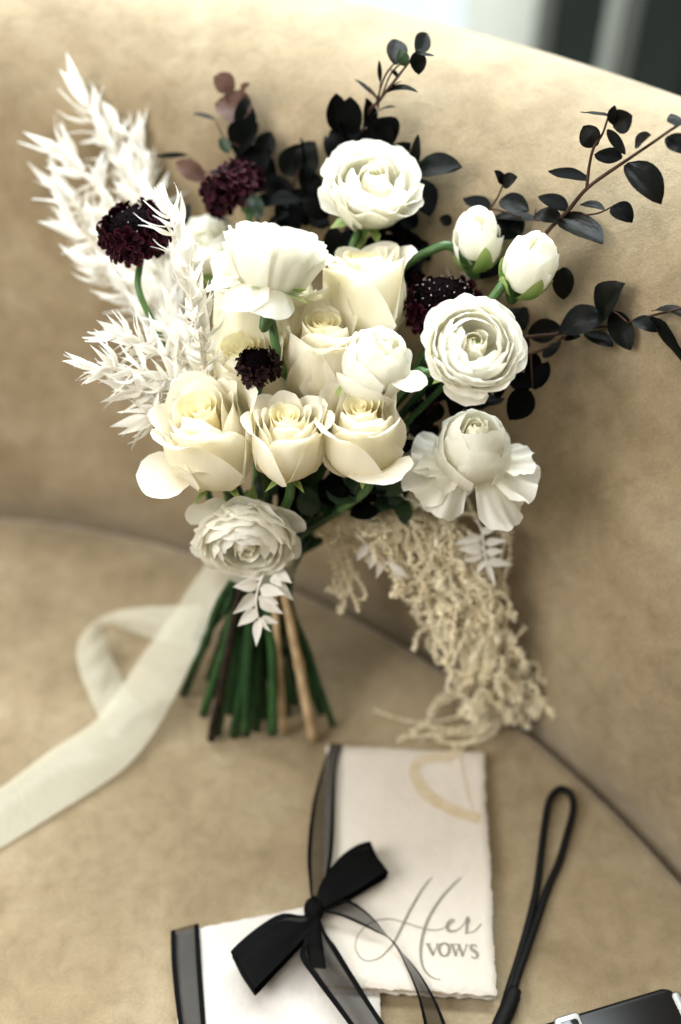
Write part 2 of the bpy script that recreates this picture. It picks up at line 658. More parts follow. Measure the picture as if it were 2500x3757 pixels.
def rose(c, t, rad, axis, label, n=11, spin=0, openness=1.0, cut=0, mids=(), extra=(), seed=0, tall=1.0):
    rnd = random.Random(seed)
    hgt = rad * 1.78 * tall
    o, base, ax = head('rose', c, t, axis, hgt * .60, label, 'rose', 'cream white roses in the bouquet')
    V, F, UV = [], [], []                                    # spiral heart: one furled sheet with lapped, scalloped rims
    turns, na, nv = 3.6, 210, 9
    for i in range(na + 1):
        f = i / na
        th = spin + f ** .8 * turns * 2 * math.pi
        lap = (f ** .8 * turns * 2.6) % 1.0
        rr = rad * (.03 + .36 * f) * (1 + .05 * math.sin(th * 1.7 + seed))
        zt = hgt * (.955 + .03 * f - .006 * abs(2 * lap - 1) ** 3 + .012 * noise.noise(Vector((th, seed, 0))))
        for j in range(nv + 1):
            v = j / nv
            r = rr * (.55 + .45 * min(1, v * 1.6)) + rad * .05 * max(0, v - .8) / .2 * f - rad * .03 * math.sin(math.pi * max(0, (v - .5) * 2))
            V.append((r * math.cos(th), r * math.sin(th), zt * (.35 + .65 * v) - rad * .02 * max(0, v - .9) / .1 * f))
            UV.append([f * 5, v])
    for i in range(na):
        for j in range(nv):
            q = i * (nv + 1) + j
            F.append((q, q + nv + 1, q + nv + 2, q + 1))
    put(o, 'heart_petals', (V, F, UV, M['rose_in']))
    for i in range(n):
        f = i / (n - 1)
        rr = rad * (.46 + .40 * f)
        hh = hgt * (1.0 - .04 * f + .035 * rnd.uniform(-1, 1))
        L = rr * .85 + hh
        j_ = rnd.uniform(-1, 1)
        b = min(.34, rr / L)
        lip = 88 - 100 * max(0, f - .15) * openness + rnd.uniform(-16, 16)
        g = max(0, f - .15) / .85 * openness
        keys = [(0, -8), (b * .7, 34), (b * 1.7, 78), (.60, 94), (.80, 103 - 12 * g), (.90, 92 - 30 * g), (1, lip)]
        for _ in range(4):
            L += hgt * (1.0 - .03 * f + .02 * j_) - max(q[1] for q in profile(keys, L))
        put(o, 'petal', petal(keys, L, R(80 - 10 * f), spin + 1.3 + i * GA + rnd.uniform(-.15, .15), M['rose'], r0=(rr - at_s(profile(keys, L), .62)[0]) * .8, edn=.03,
                              e=.42 + .10 * rnd.random(), p=2.6, k=rad * .05, ruf=.008 + .020 * f, side=.01 + .06 * f * openness, skew=.38 * (1 if i % 4 else -1),
                              tip=.05 * f, seed=seed * 7 + i, nu=14, nv=12, narrow=.65))
    for kw in extra:
        put(o, 'petal', petal(mat=M['rose'], **kw))
    for i in range(5):
        put(o, 'sepal', petal([(0, -10), (.3, 20), (1, -35 + 60 * rnd.random())], rad * .85, .42, i * 1.257 + seed, M['green'], e=.92, p=1.0, nu=4, nv=6, seed=i, lift=-.0008))
    stem(o, base, ax, cut, mids, .0030)
    return o


def ranunculus(c, t, rad, axis, label, shape='open', spin=0, cut=0, mids=(), extra=(), seed=0, n=None, group='white ranunculus blooms in the bouquet', name='ranunculus', heart=True, sep=1.0, ruf=.03):
    rnd = random.Random(seed)
    o, base, ax = head(name, c, t, axis, rad * {'open': .45, 'ball': .78, 'cup': .55, 'bud': .85}[shape], label, 'ranunculus', group)
    inn = []
    m = 17 if heart else 0
    zt = rad * {'open': .84, 'ball': 1.42, 'cup': 1.0, 'bud': 1.52}[shape]
    for i in range(m):                                      # tight heart, each ring closing over a green eye
        f = i / (m - 1)
        rr = rad * {'open': .10 + .50 * f, 'ball': .12 + .60 * f, 'cup': .11 + .66 * f, 'bud': .12 + .44 * f}[shape]
        L = rr * 2.1
        keys = [(0, 20), (.35, 76), (.72, 104), (1, 142 - 44 * f)]
        top = max(q[1] for q in profile(keys, L))
        lift = zt - top - rad * .16 * (1 - f) ** 2 - rad * .02 * (i % 3)
        inn.append(petal(keys, L, R(62 - 8 * f), spin + i * GA, None, e=.16, k=rr * .07,
                         ruf=.025, seed=seed + i, lift=lift, nu=10, nv=8))
    if m:
        put(o, 'heart_petals', (*join(inn), M['ran_in']))
        V, F, UV = tube([Vector((0, 0, rad * .2)), Vector((0, 0, zt * .7)), Vector((0, 0, zt * .78)), Vector((0, 0, zt * .80))], [rad * .1, rad * .12, rad * .07, rad * .01], 8)
        put(o, 'eye', (V, F, UV, M['green']))
    if n is None:
        n = {'open': 42, 'ball': 13, 'cup': 30, 'bud': 8}[shape]
    for i in range(n):
        f = i / (n - 1)
        j = rnd.uniform(-1, 1)
        if shape == 'open':
            rr, W = rad * (.44 + .54 * f), R(54 - 15 * f)
            keys = [(0, 8), (.4, 62 - 26 * f), (.75, 98 - 52 * f + 5 * j), (1, 146 - 122 * f ** 1.5 + 10 * j)]
            zt_ = rad * (.84 - .32 * f * f)
        elif shape == 'ball':
            rr, W = rad * (.60 + .40 * f), R(76 - 22 * f)
            keys = [(0, -5), (.22, 28), (.45, 66), (.68, 100), (.86, 128 - 14 * f), (1, 146 - 30 * f + 8 * j)]
            zt_ = rad * (1.46 - .16 * f)
        elif shape == 'cup':
            rr, W = rad * (.50 + .48 * f), R(52 - 14 * f)
            keys = [(0, 4), (.36, 58 - 18 * f), (.70, 92 - 34 * f + 6 * j), (1, 124 - 84 * f + 12 * j)]
            zt_ = rad * (1.0 - .28 * f * f)
        else:
            rr, W = rad * (.70 + .28 * f), R(66 - 16 * f)
            keys = [(0, -5), (.2, 34), (.42, 74), (.66, 98), (.84, 124 - 8 * f), (1, 150 - 22 * f + 6 * j)]
            zt_ = rad * (1.58 - .10 * f)
        L = rr / max(q[0] for q in profile(keys, 1.0))
        lift = zt_ - max(q[1] for q in profile(keys, L))
        put(o, 'petal', petal(keys, L, W, spin + .7 + i * GA + .2 * j, M['ran'], e=(.20 if shape in ('open', 'cup') else .11) + .08 * rnd.random(), p=2.4, k=rr * .05, ruf=ruf * (.6 + f) * (1 if shape in ('open', 'cup') else .7),
                              side=.02 * f, notch=.03 * rnd.random() * f, frill=.028 * f if shape in ('open', 'cup') else .010, trunc=1 - {'ball': .30, 'bud': .36}.get(shape, 0) * f * rnd.uniform(.8, 1.1), seed=seed * 5 + i, lift=lift, nu=14, crease=.012 * rnd.random()))
    for kw in extra:
        g = kw.pop('green', 0)
        put(o, 'sepal' if g else 'petal', petal(mat=M['green' if g else 'ran'], **kw))
    if sep:
        for i in range(5):
            if shape == 'bud':
                ks = [(0, -5), (.2, 34), (.42, 74), (.66, 98), (.84, 120), (1, 140)]
                L = rad * 1.07 / max(q[0] for q in profile(ks, 1.0))
                put(o, 'sepal', petal(ks, L, .46, i * 1.257 + seed + spin, M['green'], e=.5, p=1.6, trunc=.48 + .16 * (i % 2), ruf=.01, seed=i, nu=8, nv=9,
                                      narrow=.8, lift=rad * 1.52 - max(q[1] for q in profile(ks, L))))
            else:
                put(o, 'sepal', petal([(0, -15), (.35, 12 + 12 * rnd.random()), (1, -20 + 40 * rnd.random())], rad * .8 * sep, .36, i * 1.257 + seed + spin, M['green'],
                                      e=.75, p=1.4, nu=4, nv=6, ruf=.05, seed=i, lift=-.003))
    stem(o, base, ax, cut, mids, .0027)
    return o


def D2(a):
    return R(a)


# front row of roses
rose((478, 998), .612, .0335, (-.14, .66, .74), 'largest cream rose, at the left end of the front row, white petal flopping out below', 16, 0.3, .8, 2,
     extra=[dict(keys=[(0, 10), (.35, 55), (.7, 10), (1, -12)], L=.058, W=.62, th=D2(205), e=.22, ruf=.02, seed=3),
            dict(keys=[(0, 8), (.3, 60), (.7, 62), (1, 30)], L=.055, W=.55, th=D2(250), e=.2, ruf=.02, seed=5, side=.05)], seed=4, tall=1.08)
rose((662, 1005), .603, .0255, (.02, .70, .72), 'smallest open cream rose, in the middle of the front row under the black scabiosa', 15, 2.1, .9, 5, seed=9, tall=1.12)
rose((832, 988), .606, .0285, (-.06, .66, .75), 'cream rose with a yellow heart at the right end of the front row', 16, 4.0, .9, 7,
     extra=[dict(keys=[(0, 8), (.3, 50), (.7, 40), (1, 5)], L=.058, W=.68, th=D2(292), e=.25, ruf=.02, seed=8, tip=.06)], seed=21, tall=1.1)
rose((742, 808), .628, .0290, (.08, .74, .66), 'cream rose with a golden heart behind the ball shaped ranunculus', 15, 1.0, .8, 8, seed=33, tall=1.2)
rose((838, 668), .640, .0290, (-.05, .86, .46), 'pale rose standing upright below the topmost ranunculus, seen from the side', 15, 2.6, 1.15, 6, seed=41, tall=1.2)
rose((568, 872), .645, .0335, (-.05, .7, .7), 'shaded yellowish rose behind the small black scabiosa', 14, .4, .8, 14, seed=55, tall=1.25)
rose((628, 712), .655, .0365, (.0, .72, .66), 'half hidden rose directly under the tilted ranunculus', 14, .9, 1.2, 15, seed=61, tall=1.1)

# ranunculus
ranunculus((858, 432), .650, .0375, (.10, .42, .88), 'topmost open ranunculus against the dark leaves, stem showing below', 'cup', .4, 9 - 1, [(806, 585, .665)], seed=2, ruf=.05,
           extra=[dict(keys=[(0, 6), (.4, 30), (1, 25)], L=.040, W=.5, th=D2(195), e=.2, ruf=.04, seed=4), dict(green=1, keys=[(0, 0), (.4, -40), (1, -70)], L=.030, W=.42, th=D2(255), e=.7, p=1.4, ruf=.05, seed=8)])
ranunculus((632, 590), .600, .0375, (.16, .96, .12), 'tilted ranunculus seen from the side with drooping outer petals above a curved stem', 'cup', 1.2, 17, [(624, 740, .612), (636, 800, .618), (650, 860, .626), (648, 910, .645)], seed=12, ruf=.05,
           extra=[dict(keys=[(0, 10), (.3, 5), (.6, -45), (1, -80)], L=.042, W=.75, th=D2(232), e=.22, ruf=.03, seed=14),
                  dict(keys=[(0, 10), (.3, 0), (.6, -50), (1, -70)], L=.040, W=.6, th=D2(280), e=.22, ruf=.03, seed=15),
                  dict(keys=[(0, 10), (.35, 15), (.7, -25), (1, -60)], L=.044, W=.65, th=D2(185), e=.22, ruf=.03, seed=16), dict(green=1, keys=[(0, 0), (.4, -5), (1, -20)], L=.034, W=.42, th=D2(318), e=.7, p=1.4, ruf=.05, seed=3), dict(green=1, keys=[(0, 0), (.4, -30), (1, -75)], L=.028, W=.42, th=D2(300), e=.7, p=1.4, ruf=.05, seed=4)])
ranunculus((1088, 800), .585, .0345, (.13, .22, .96), 'widest open ranunculus, facing forward beside the dark leaf branches', 'open', 2.2, 11, [(985, 858, .610), (935, 885, .63)], seed=23,
           extra=[dict(keys=[(0, 6), (.4, 30), (.7, 15), (1, 40)], L=.040, W=.5, th=D2(262), e=.22, ruf=.05, seed=24)])
ranunculus((872, 818), .597, .0235, (.26, .62, .74), 'ball shaped ranunculus nestled between the roses', 'ball', .2, 18, seed=32,
           extra=[dict(keys=[(0, 2), (.3, 55), (.7, 30), (1, -5)], L=.042, W=.5, th=D2(318), e=.25, ruf=.02, seed=7), dict(green=1, keys=[(0, 0), (.4, -10), (1, -30)], L=.026, W=.42, th=D2(215), e=.7, p=1.4, ruf=.05, seed=5), dict(green=1, keys=[(0, 0), (.4, -20), (1, -40)], L=.024, W=.42, th=D2(250), e=.7, p=1.4, ruf=.05, seed=6), dict(green=1, keys=[(0, 0), (.4, -20), (1, -40)], L=.024, W=.42, th=D2(285), e=.7, p=1.4, ruf=.05, seed=7)])
ranunculus((1092, 1012), .618, .0255, (.04, .60, .80), 'round ranunculus low on the right with ruffled petals spreading under it', 'ball', 1.7, 19, [(965, 1120, .712)], seed=43,
           extra=[dict(keys=[(0, -8), (.3, 12), (.6, -12), (1, 20)], L=.040, W=.62, th=D2(172), e=.20, p=2, ruf=.16, seed=31, notch=.06, nu=24, nv=12, frill=.07),
                  dict(keys=[(0, -8), (.3, 8), (.6, -30), (1, 5)], L=.047, W=.60, th=D2(203), e=.22, p=2, ruf=.16, seed=1, notch=.05, nu=24, nv=12, frill=.09),
                  dict(keys=[(0, -8), (.3, 0), (.6, -40), (1, -5)], L=.046, W=.52, th=D2(232), e=.22, p=2, ruf=.16, seed=2, notch=.05, nu=24, nv=12, frill=.10),
                  dict(keys=[(0, -8), (.3, 20), (.6, 10), (1, 30)], L=.040, W=.55, th=D2(215), e=.22, p=2, ruf=.16, seed=9, notch=.05, nu=24, nv=12, frill=.08),
                  dict(keys=[(0, -8), (.3, -5), (.6, -40), (1, -22)], L=.053, W=.52, th=D2(306), e=.22, p=2, ruf=.16, seed=3, notch=.05, nu=24, nv=12, frill=.06),
                  dict(keys=[(0, -8), (.3, 10), (.6, -22), (1, -8)], L=.048, W=.52, th=D2(336), e=.22, p=2, ruf=.16, seed=6, notch=.05, nu=24, nv=12, frill=.09),
                  dict(keys=[(0, -8), (.3, 22), (.6, 5), (1, 25)], L=.042, W=.50, th=D2(352), e=.22, p=2, ruf=.16, seed=12, notch=.05, nu=24, nv=12, frill=.08)])
ranunculus((566, 1240), .650, .0385, (.02, -.76, .65), 'lowest ranunculus, hanging over the bound stems above the white leaf sprig', 'open', .9, 16, seed=57, ruf=.05,
           extra=[dict(keys=[(0, 6), (.4, 30), (1, 18)], L=.042, W=.6, th=D2(80), e=.2, ruf=.06, seed=4),
                  dict(keys=[(0, 6), (.4, 25), (1, 10)], L=.046, W=.5, th=D2(140), e=.2, ruf=.06, seed=5),
                  dict(keys=[(0, 6), (.4, 30), (1, 10)], L=.044, W=.5, th=D2(25), e=.2, ruf=.06, seed=6)])
ranunculus((1098, 522), .640, .0168, (-.05, .72, .66), 'closed white bud on an arching stem, left of the other bud', 'bud', .5, 20, [(1040, 568, .645), (985, 580, .650), (930, 612, .655), (905, 650, .665)], seed=66, group='closed ranunculus buds', name='ranunculus_bud')
ranunculus((1232, 582), .605, .0172, (.25, .62, .72), 'closed white bud with a green cap, rightmost of the pale blooms', 'bud', 1.8, 21, [(1165, 652, .614), (1130, 692, .62), (1070, 780, .64)], seed=71, group='closed ranunculus buds', name='ranunculus_bud')
# pale, out of focus blooms at the back
ranunculus((472, 565), .700, .0290, (-.1, .6, .75), 'blurred pale bloom behind the white ruscus and tilted ranunculus', 'cup', .3, 22, seed=81, n=18, group='pale blooms at the back of the bouquet')
ranunculus((1098, 622), .700, .0300, (.1, .5, .85), 'pale bloom mostly hidden behind the arching bud and dotted scabiosa', 'open', .3, 23, seed=85, n=14, group='pale blooms at the back of the bouquet', heart=False)
ranunculus((990, 1088), .672, .0330, (-.2, .1, .97), 'ruffled pale bloom under the round ranunculus, above the amaranth', 'open', 1.3, 24, seed=88, n=14, ruf=.09, group='pale blooms at the back of the bouquet', heart=False)


# ------------------------------------------------------------------ dark scabiosa
def fib(n, phi0, phi1):
    for i in range(n):
        f = (i + .5) / n
        ph = math.acos(math.cos(phi0) + (math.cos(phi1) - math.cos(phi0)) * f)
        yield i, ph, i * GA


def floret_mesh(mat, size, seed, nm):
    """a little ruffled cup of five lobes"""
    V, F, UV = [], [], []
    for lobe in range(5):
        pt = petal([(0, 62), (.5, 50), (1, -5 + 25 * noise.noise(Vector((lobe, seed, 1))))], size * (1 if lobe % 2 else 1.15), .62, lobe * 1.257,
                   None, e=.35, ruf=.13, seed=seed * 5 + lobe, nu=5, nv=4, notch=.1)
        o = len(V)
        V += pt[0]
        F += [tuple(i + o for i in q) for q in pt[1]]
        UV += pt[2]
    return mesh(nm, V, F, mat, UV)


FLO = {k: [floret_mesh(M['scab' if k == 'red' else 'scab_dark'], 1.0, s, 'floret') for s in range(5)] for k in ('red', 'dark')}


def scabiosa(c, t, rad, axis, label, kind='red', n=46, cut=0, mids=(), seed=0, flat=.75, phi=(62, 118), fs=.36, pins=60):
    rnd = random.Random(seed)
    o, base, ax = head('scabiosa', c, t, axis, rad * .5, label, 'scabiosa', 'dark scabiosa flowers in the bouquet')
    V, F, UV = [], [], []
    # cushion of tiny closed buds
    for i, ph, a in fib(150, R(2), R(78)):
        d = Vector((math.sin(ph) * math.cos(a), math.sin(ph) * math.sin(a), math.cos(ph) * flat))
        p = d * rad * .66 + Vector((0, 0, rad * .25))
        q = d.to_track_quat('Z', 'Y')
        r = rad * .085 * rnd.uniform(.8, 1.2)
        b = len(V)
        V += [p + q @ Vector((r * math.cos(x), r * math.sin(x), -r * .3)) for x in [k * 1.047 for k in range(6)]]
        V += [p + q @ Vector((.75 * r * math.cos(x), .75 * r * math.sin(x), r * .9)) for x in [k * 1.047 for k in range(6)]]
        V.append(p + q @ Vector((0, 0, r * .55)))
        for k in range(6):
            F += [(b + k, b + (k + 1) % 6, b + 6 + (k + 1) % 6, b + 6 + k), (b + 6 + k, b + 6 + (k + 1) % 6, b + 12)]
    o2 = len(V)
    for i in range(7):
        for j in range(12):
            ph, a = R(5 + i * 22), j * R(30)
            V.append(Vector((rad * .64 * math.sin(ph) * math.cos(a), rad * .64 * math.sin(ph) * math.sin(a), rad * .25 + rad * .64 * flat * math.cos(ph))))
    for i in range(6):
        for j in range(12):
            F.append((o2 + i * 12 + j, o2 + (i + 1) * 12 + j, o2 + (i + 1) * 12 + (j + 1) % 12, o2 + i * 12 + (j + 1) % 12))
    link('cushion', mesh('cushion', V, F, M['scab_eye']), o)
    for i, ph, a in fib(n, R(phi[0]), R(phi[1])):
        a += rnd.uniform(-.2, .2)
        d = Vector((math.sin(ph) * math.cos(a), math.sin(ph) * math.sin(a), math.cos(ph) * flat)).normalized()
        p = d * rad * rnd.uniform(.56, .68) + Vector((0, 0, rad * .25))
        f = link('floret', FLO[kind][i % 5], o, p)
        f.rotation_mode = 'QUATERNION'
        f.rotation_quaternion = (d + Vector((rnd.uniform(-.3, .3), rnd.uniform(-.3, .3), rnd.uniform(-.2, .3)))).to_track_quat('Z', 'Y')
        f.scale = (rad * fs * rnd.uniform(.8, 1.15),) * 3
    if pins:
        V, F = [], []
        for i, ph, a in fib(pins, R(4), R(74)):
            if rnd.random() < .2:
                continue
            d = Vector((math.sin(ph) * math.cos(a), math.sin(ph) * math.sin(a), math.cos(ph) * flat))
            p = d * rad * .82 + Vector((0, 0, rad * .25))
            r = rad * .022 * rnd.uniform(.5, 1.1)
            b = len(V)
            V += [p + Vector(q) * r for q in ((1, 0, 0), (-1, 0, 0), (0, 1, 0), (0, -1, 0), (0, 0, 1), (0, 0, -1))]
            F += [tuple(b + k for k in q) for q in ((0, 2, 4), (2, 1, 4), (1, 3, 4), (3, 0, 4), (2, 0, 5), (1, 2, 5), (3, 1, 5), (0, 3, 5))]
        pn = link('pollen_pins', mesh('pollen_pins', V, F, M['pin']), o)
        pn['kind'] = 'stuff'
    for i in range(8):
        put(o, 'sepal', petal([(0, -5), (.4, 10), (1, -25 + 30 * rnd.random())], rad * .95, .22, i * .785 + seed, M['green'], e=.8, p=1.2, nu=3, nv=5, seed=i))
    stem(o, base, ax, cut, mids, .0021, lead=.009)
    return o


scabiosa((305, 520), .640, .0255, (-.12, .62, .76), 'burgundy scabiosa at the far left in front of the white plume', 'red', 62, 0, [(318, 660, .645), (348, 735, .655), (384, 815, .67)], seed=3, phi=(50, 112), pins=26)
scabiosa((527, 425), .690, .0230, (-.55, .75, .2), 'burgundy scabiosa with pink edged florets, below the brown leaves', 'red', 50, 15, [(562, 482, .695), (578, 540, .70)], seed=8, phi=(30, 112), fs=.42, pins=0)
scabiosa((1022, 680), .642, .0285, (.05, .75, .66), 'dark scabiosa dotted with pale pins, behind the widest ranunculus', 'red', 50, 12, [], seed=5, phi=(70, 115), pins=62)
scabiosa((595, 836), .600, .0155, (-.03, .55, .83), 'smallest scabiosa, almost black, in front of the roses', 'dark', 44, 13, [(592, 925, .612), (600, 1040, .65)], seed=6, phi=(45, 108), pins=0, fs=.34)


# ------------------------------------------------------------------ leaves
def leaf_shape(V, F, UV, base, tip, width, nrm, kind='oval', bend=.12, fold=.25, twist=0.0, seed=0, nu=6, nv=9):
    """one leaf blade from base to tip, nrm: the way its upper side faces"""
    ax = tip - base
    L = ax.length
    y = ax / L
    n = (nrm - y * nrm.dot(y)).normalized()
    x = y.cross(n)
    o = len(V)
    for j in range(nv + 1):
        v = j / nv
        if kind == 'oval':
            wv = math.sin(math.pi * min(1, .015 + .985 * v) ** .88) ** .68
        elif kind == 'tear':
            wv = math.sin(math.pi * v ** 1.25) ** .75
        else:                                              # lance: long drawn out point
            wv = (math.sin(math.pi * min(1, v) ** .66) ** .95) * (1 - .30 * v)
        wv = max(wv, .02)
        tw = twist * v
        xx, nn = x * math.cos(tw) + n * math.sin(tw), n * math.cos(tw) - x * math.sin(tw)
        arch = bend * L * (4 * v * (1 - v)) ** 1.0
        for i in range(nu + 1):
            u = -1 + 2 * i / nu
            h = fold * width * .5 * wv * abs(u) ** 1.2
            h += .07 * width * noise.noise(Vector((u * 1.7 + seed, v * 3.1, seed * .7)))
            V.append(base + y * (L * v) + xx * (u * wv * width * .5) + nn * (h + arch))
            UV.append([i / nu, v])
    m = nu + 1
    for j in range(nv):
        for i in range(nu):
            F.append((o + j * m + i, o + j * m + i + 1, o + (j + 1) * m + i + 1, o + (j + 1) * m + i))


def add_leaf(root, org, base, tip, width, nrm, mat, **kw):
    V, F, UV = [], [], []
    leaf_shape(V, F, UV, base - org, tip - org, width, nrm, **kw)
    return link('leaf', mesh('leaf', V, F, mat, UV), root)


def branch(name, label, stems, leaves, mats, group, cat='foliage', seed=0, stem_mat='twig', cut=None):
    """stems: lists of (x, y, t, radius); leaves: (bx, by, tx, ty, width, t[, dt at tip])"""
    rnd = random.Random(seed)
    org = PB(*stems[0][0][:3])
    root = thing(name, org, label, cat, group)
    V, F, UV = [], [], []
    for st in stems:
        pts = cat_rom([PB(*q[:3]) - org for q in st], 5)
        r0, r1 = st[0][3], st[-1][3]
        v, f, uv = tube(pts, [r0 + (r1 - r0) * i / (len(pts) - 1) for i in range(len(pts))], 7, True, .2, seed)
        o = len(V)
        V += v
        F += [tuple(i + o for i in q) for q in f]
        UV += uv
    link('stem', mesh('stem', V, F, M[stem_mat], UV), root)
    if cut is not None:
        low_stem(root, org, PB(*stems[0][0][:3]), cut, .0030)
    for k, lf in enumerate(leaves):
        bx, by, tx, ty, wd, t = lf[:6]
        dt = lf[6] if len(lf) > 6 else rnd.uniform(-.008, .008)
        b, e = PB(bx, by, t), PB(tx, ty, t + dt)
        mat = M[lf[7]] if len(lf) > 7 else M[mats[k % len(mats)]]
        n = camdir(rnd.uniform(-.5, .5), rnd.uniform(-.2, .8), .8)
        add_leaf(root, org, b, e, px(wd, t) * 1.22, n, mat, bend=rnd.uniform(-.05, .13), fold=rnd.uniform(.1, .35), twist=rnd.uniform(-.3, .3), seed=seed * 3 + k)
    return root


GF = 'dark leafy branches in the bouquet'


def low_stem(root, org, start, cut, r):
    """the part of a branch below its leaves: through the binding down to its cut end"""
    cx, cy, kind = CUTS[cut]
    b = BIND + RT * ((cx - 600) / 170 * .022) + Vector((0, -.006, 0))
    e = S(cx, cy, .006)
    cr = cat_rom([start - org, b.lerp(start, .35) - org, b - org, b.lerp(e, .5) - org, e - org], 8)
    V, F, UV = tube(cr, [r * (.7 + .5 * i / len(cr)) * (1 + .25 * (i % 9 == 6)) for i in range(len(cr))], 9, True, .15, cut)
    return link('cut_stem', mesh('cut_stem', V, F, {'d': M['stem_dark'], 'g': M['stem_mid'], 'b': M['wood_dark'], 't': M['wood_tan']}[kind], UV), root)


T1 = .665
branch('leafy_branch', 'long dark leafy branch reaching to the upper right edge', [
    [(1180, 640, .655, .0016), (1258, 535, T1, .0015), (1306, 487, T1, .0014), (1351, 434, T1 + .005, .0013), (1424, 381, T1 + .01, .0012), (1491, 336, T1 + .015, .001), (1552, 294, T1 + .02, .0008), (1600, 268, T1 + .025, .0007)],
    [(1351, 434, T1 + .005, .0011), (1356, 385, T1 + .005, .001), (1366, 342, T1 + .008, .001), (1387, 308, T1 + .01, .0008), (1401, 266, T1 + .012, .0006)],
    [(1340, 496, T1, .0006), (1378, 490, T1, .0006), (1412, 474, T1, .0005)],
    [(1127, 482, T1, .0008), (1145, 455, T1, .0007), (1158, 425, T1, .0006)],
    [(1080, 520, T1, .0009), (1127, 482, T1, .0008), (1200, 500, T1, .0006)],
    [(1288, 506, T1, .0006), (1270, 504, T1, .0006), (1232, 506, T1, .0005), (1234, 480, T1, .0005)]],
    [(1401, 268, 1336, 258, 24, T1 + .01), (1410, 288, 1456, 266, 40, T1 + .01), (1410, 286, 1415, 242, 20, T1 + .012), (1374, 336, 1342, 290, 36, T1 + .005),
     (1398, 298, 1440, 356, 18, T1), (1432, 364, 1368, 356, 30, T1), (1462, 338, 1498, 310, 36, T1 + .01), (1440, 378, 1522, 470, 58, T1 + .005),
     (1353, 416, 1262, 394, 36, T1, .02), (1562, 290, 1545, 262, 24, T1 + .01), (1533, 316, 1582, 352, 32, T1 + .01), (1306, 484, 1238, 452, 40, T1),
     (1292, 507, 1228, 497, 36, T1 + .01), (1392, 484, 1334, 472, 24, T1), (1410, 474, 1456, 512, 36, T1, -.01), (1286, 502, 1388, 560, 88, T1 - .01),
     (1232, 508, 1142, 503, 42, T1), (1127, 480, 1066, 456, 46, T1 + .01), (1150, 462, 1218, 486, 42, T1 + .01), (1156, 424, 1192, 408, 28, T1), (1156, 424, 1138, 392, 22, T1),
     (1200, 540, 1136, 498, 62, T1 + .02), (1300, 615, 1296, 690, 42, T1 + .01), (1076, 606, 1162, 622, 58, T1 + .02), (1040, 514, 1012, 500, 22, T1 + .02),
     (1180, 720, 1206, 745, 52, T1)],
    ['leaf', 'leaf', 'leaf_matt'], GF, seed=1, cut=1)
T2 = .640
branch('leafy_branch', 'dark glossy branch stretching right beside the widest ranunculus', [
    [(1120, 790, .625, .0014), (1206, 777, T2, .0012), (1284, 768, T2, .001), (1368, 753, T2, .001), (1422, 749, T2, .001), (1458, 738, T2, .0009), (1503, 726, T2, .0008), (1590, 704, T2, .0007)],
    [(1190, 824, T2, .001), (1242, 807, T2, .0009), (1278, 791, T2, .0008), (1298, 774, T2, .0008)],
    [(1389, 725, T2, .0006), (1412, 718, T2, .0006), (1445, 742, T2, .0006)],
    [(1222, 815, T2 + .005, .0007), (1226, 890, T2 + .005, .0006)]],
    [(1216, 768, 1292, 752, 46, T2 + .01), (1390, 722, 1285, 770, 70, T2 - .008), (1386, 728, 1440, 652, 72, T2 + .005), (1410, 716, 1452, 806, 44, T2 - .004),
     (1345, 766, 1412, 798, 40, T2 + .01), (1458, 737, 1522, 762, 28, T2), (1500, 716, 1592, 742, 44, T2), (1496, 730, 1580, 840, 66, T2 - .006),
     (1298, 782, 1338, 774, 16, T2), (1250, 822, 1292, 788, 24, T2), (1228, 810, 1220, 880, 38, T2 + .01, .005, 'leaf_matt'), (1230, 896, 1262, 832, 40, T2 + .01, .0, 'leaf_matt'),
     (1216, 896, 1172, 966, 56, T2 + .005, .0, 'leaf_matt'), (1226, 888, 1166, 868, 38, T2 + .01, .0, 'leaf_matt'), (1206, 760, 1168, 712, 48, T2 + .01), (1200, 768, 1206, 815, 30, T2 + .01)],
    ['leaf'], GF, seed=2, cut=4)
T3 = .700
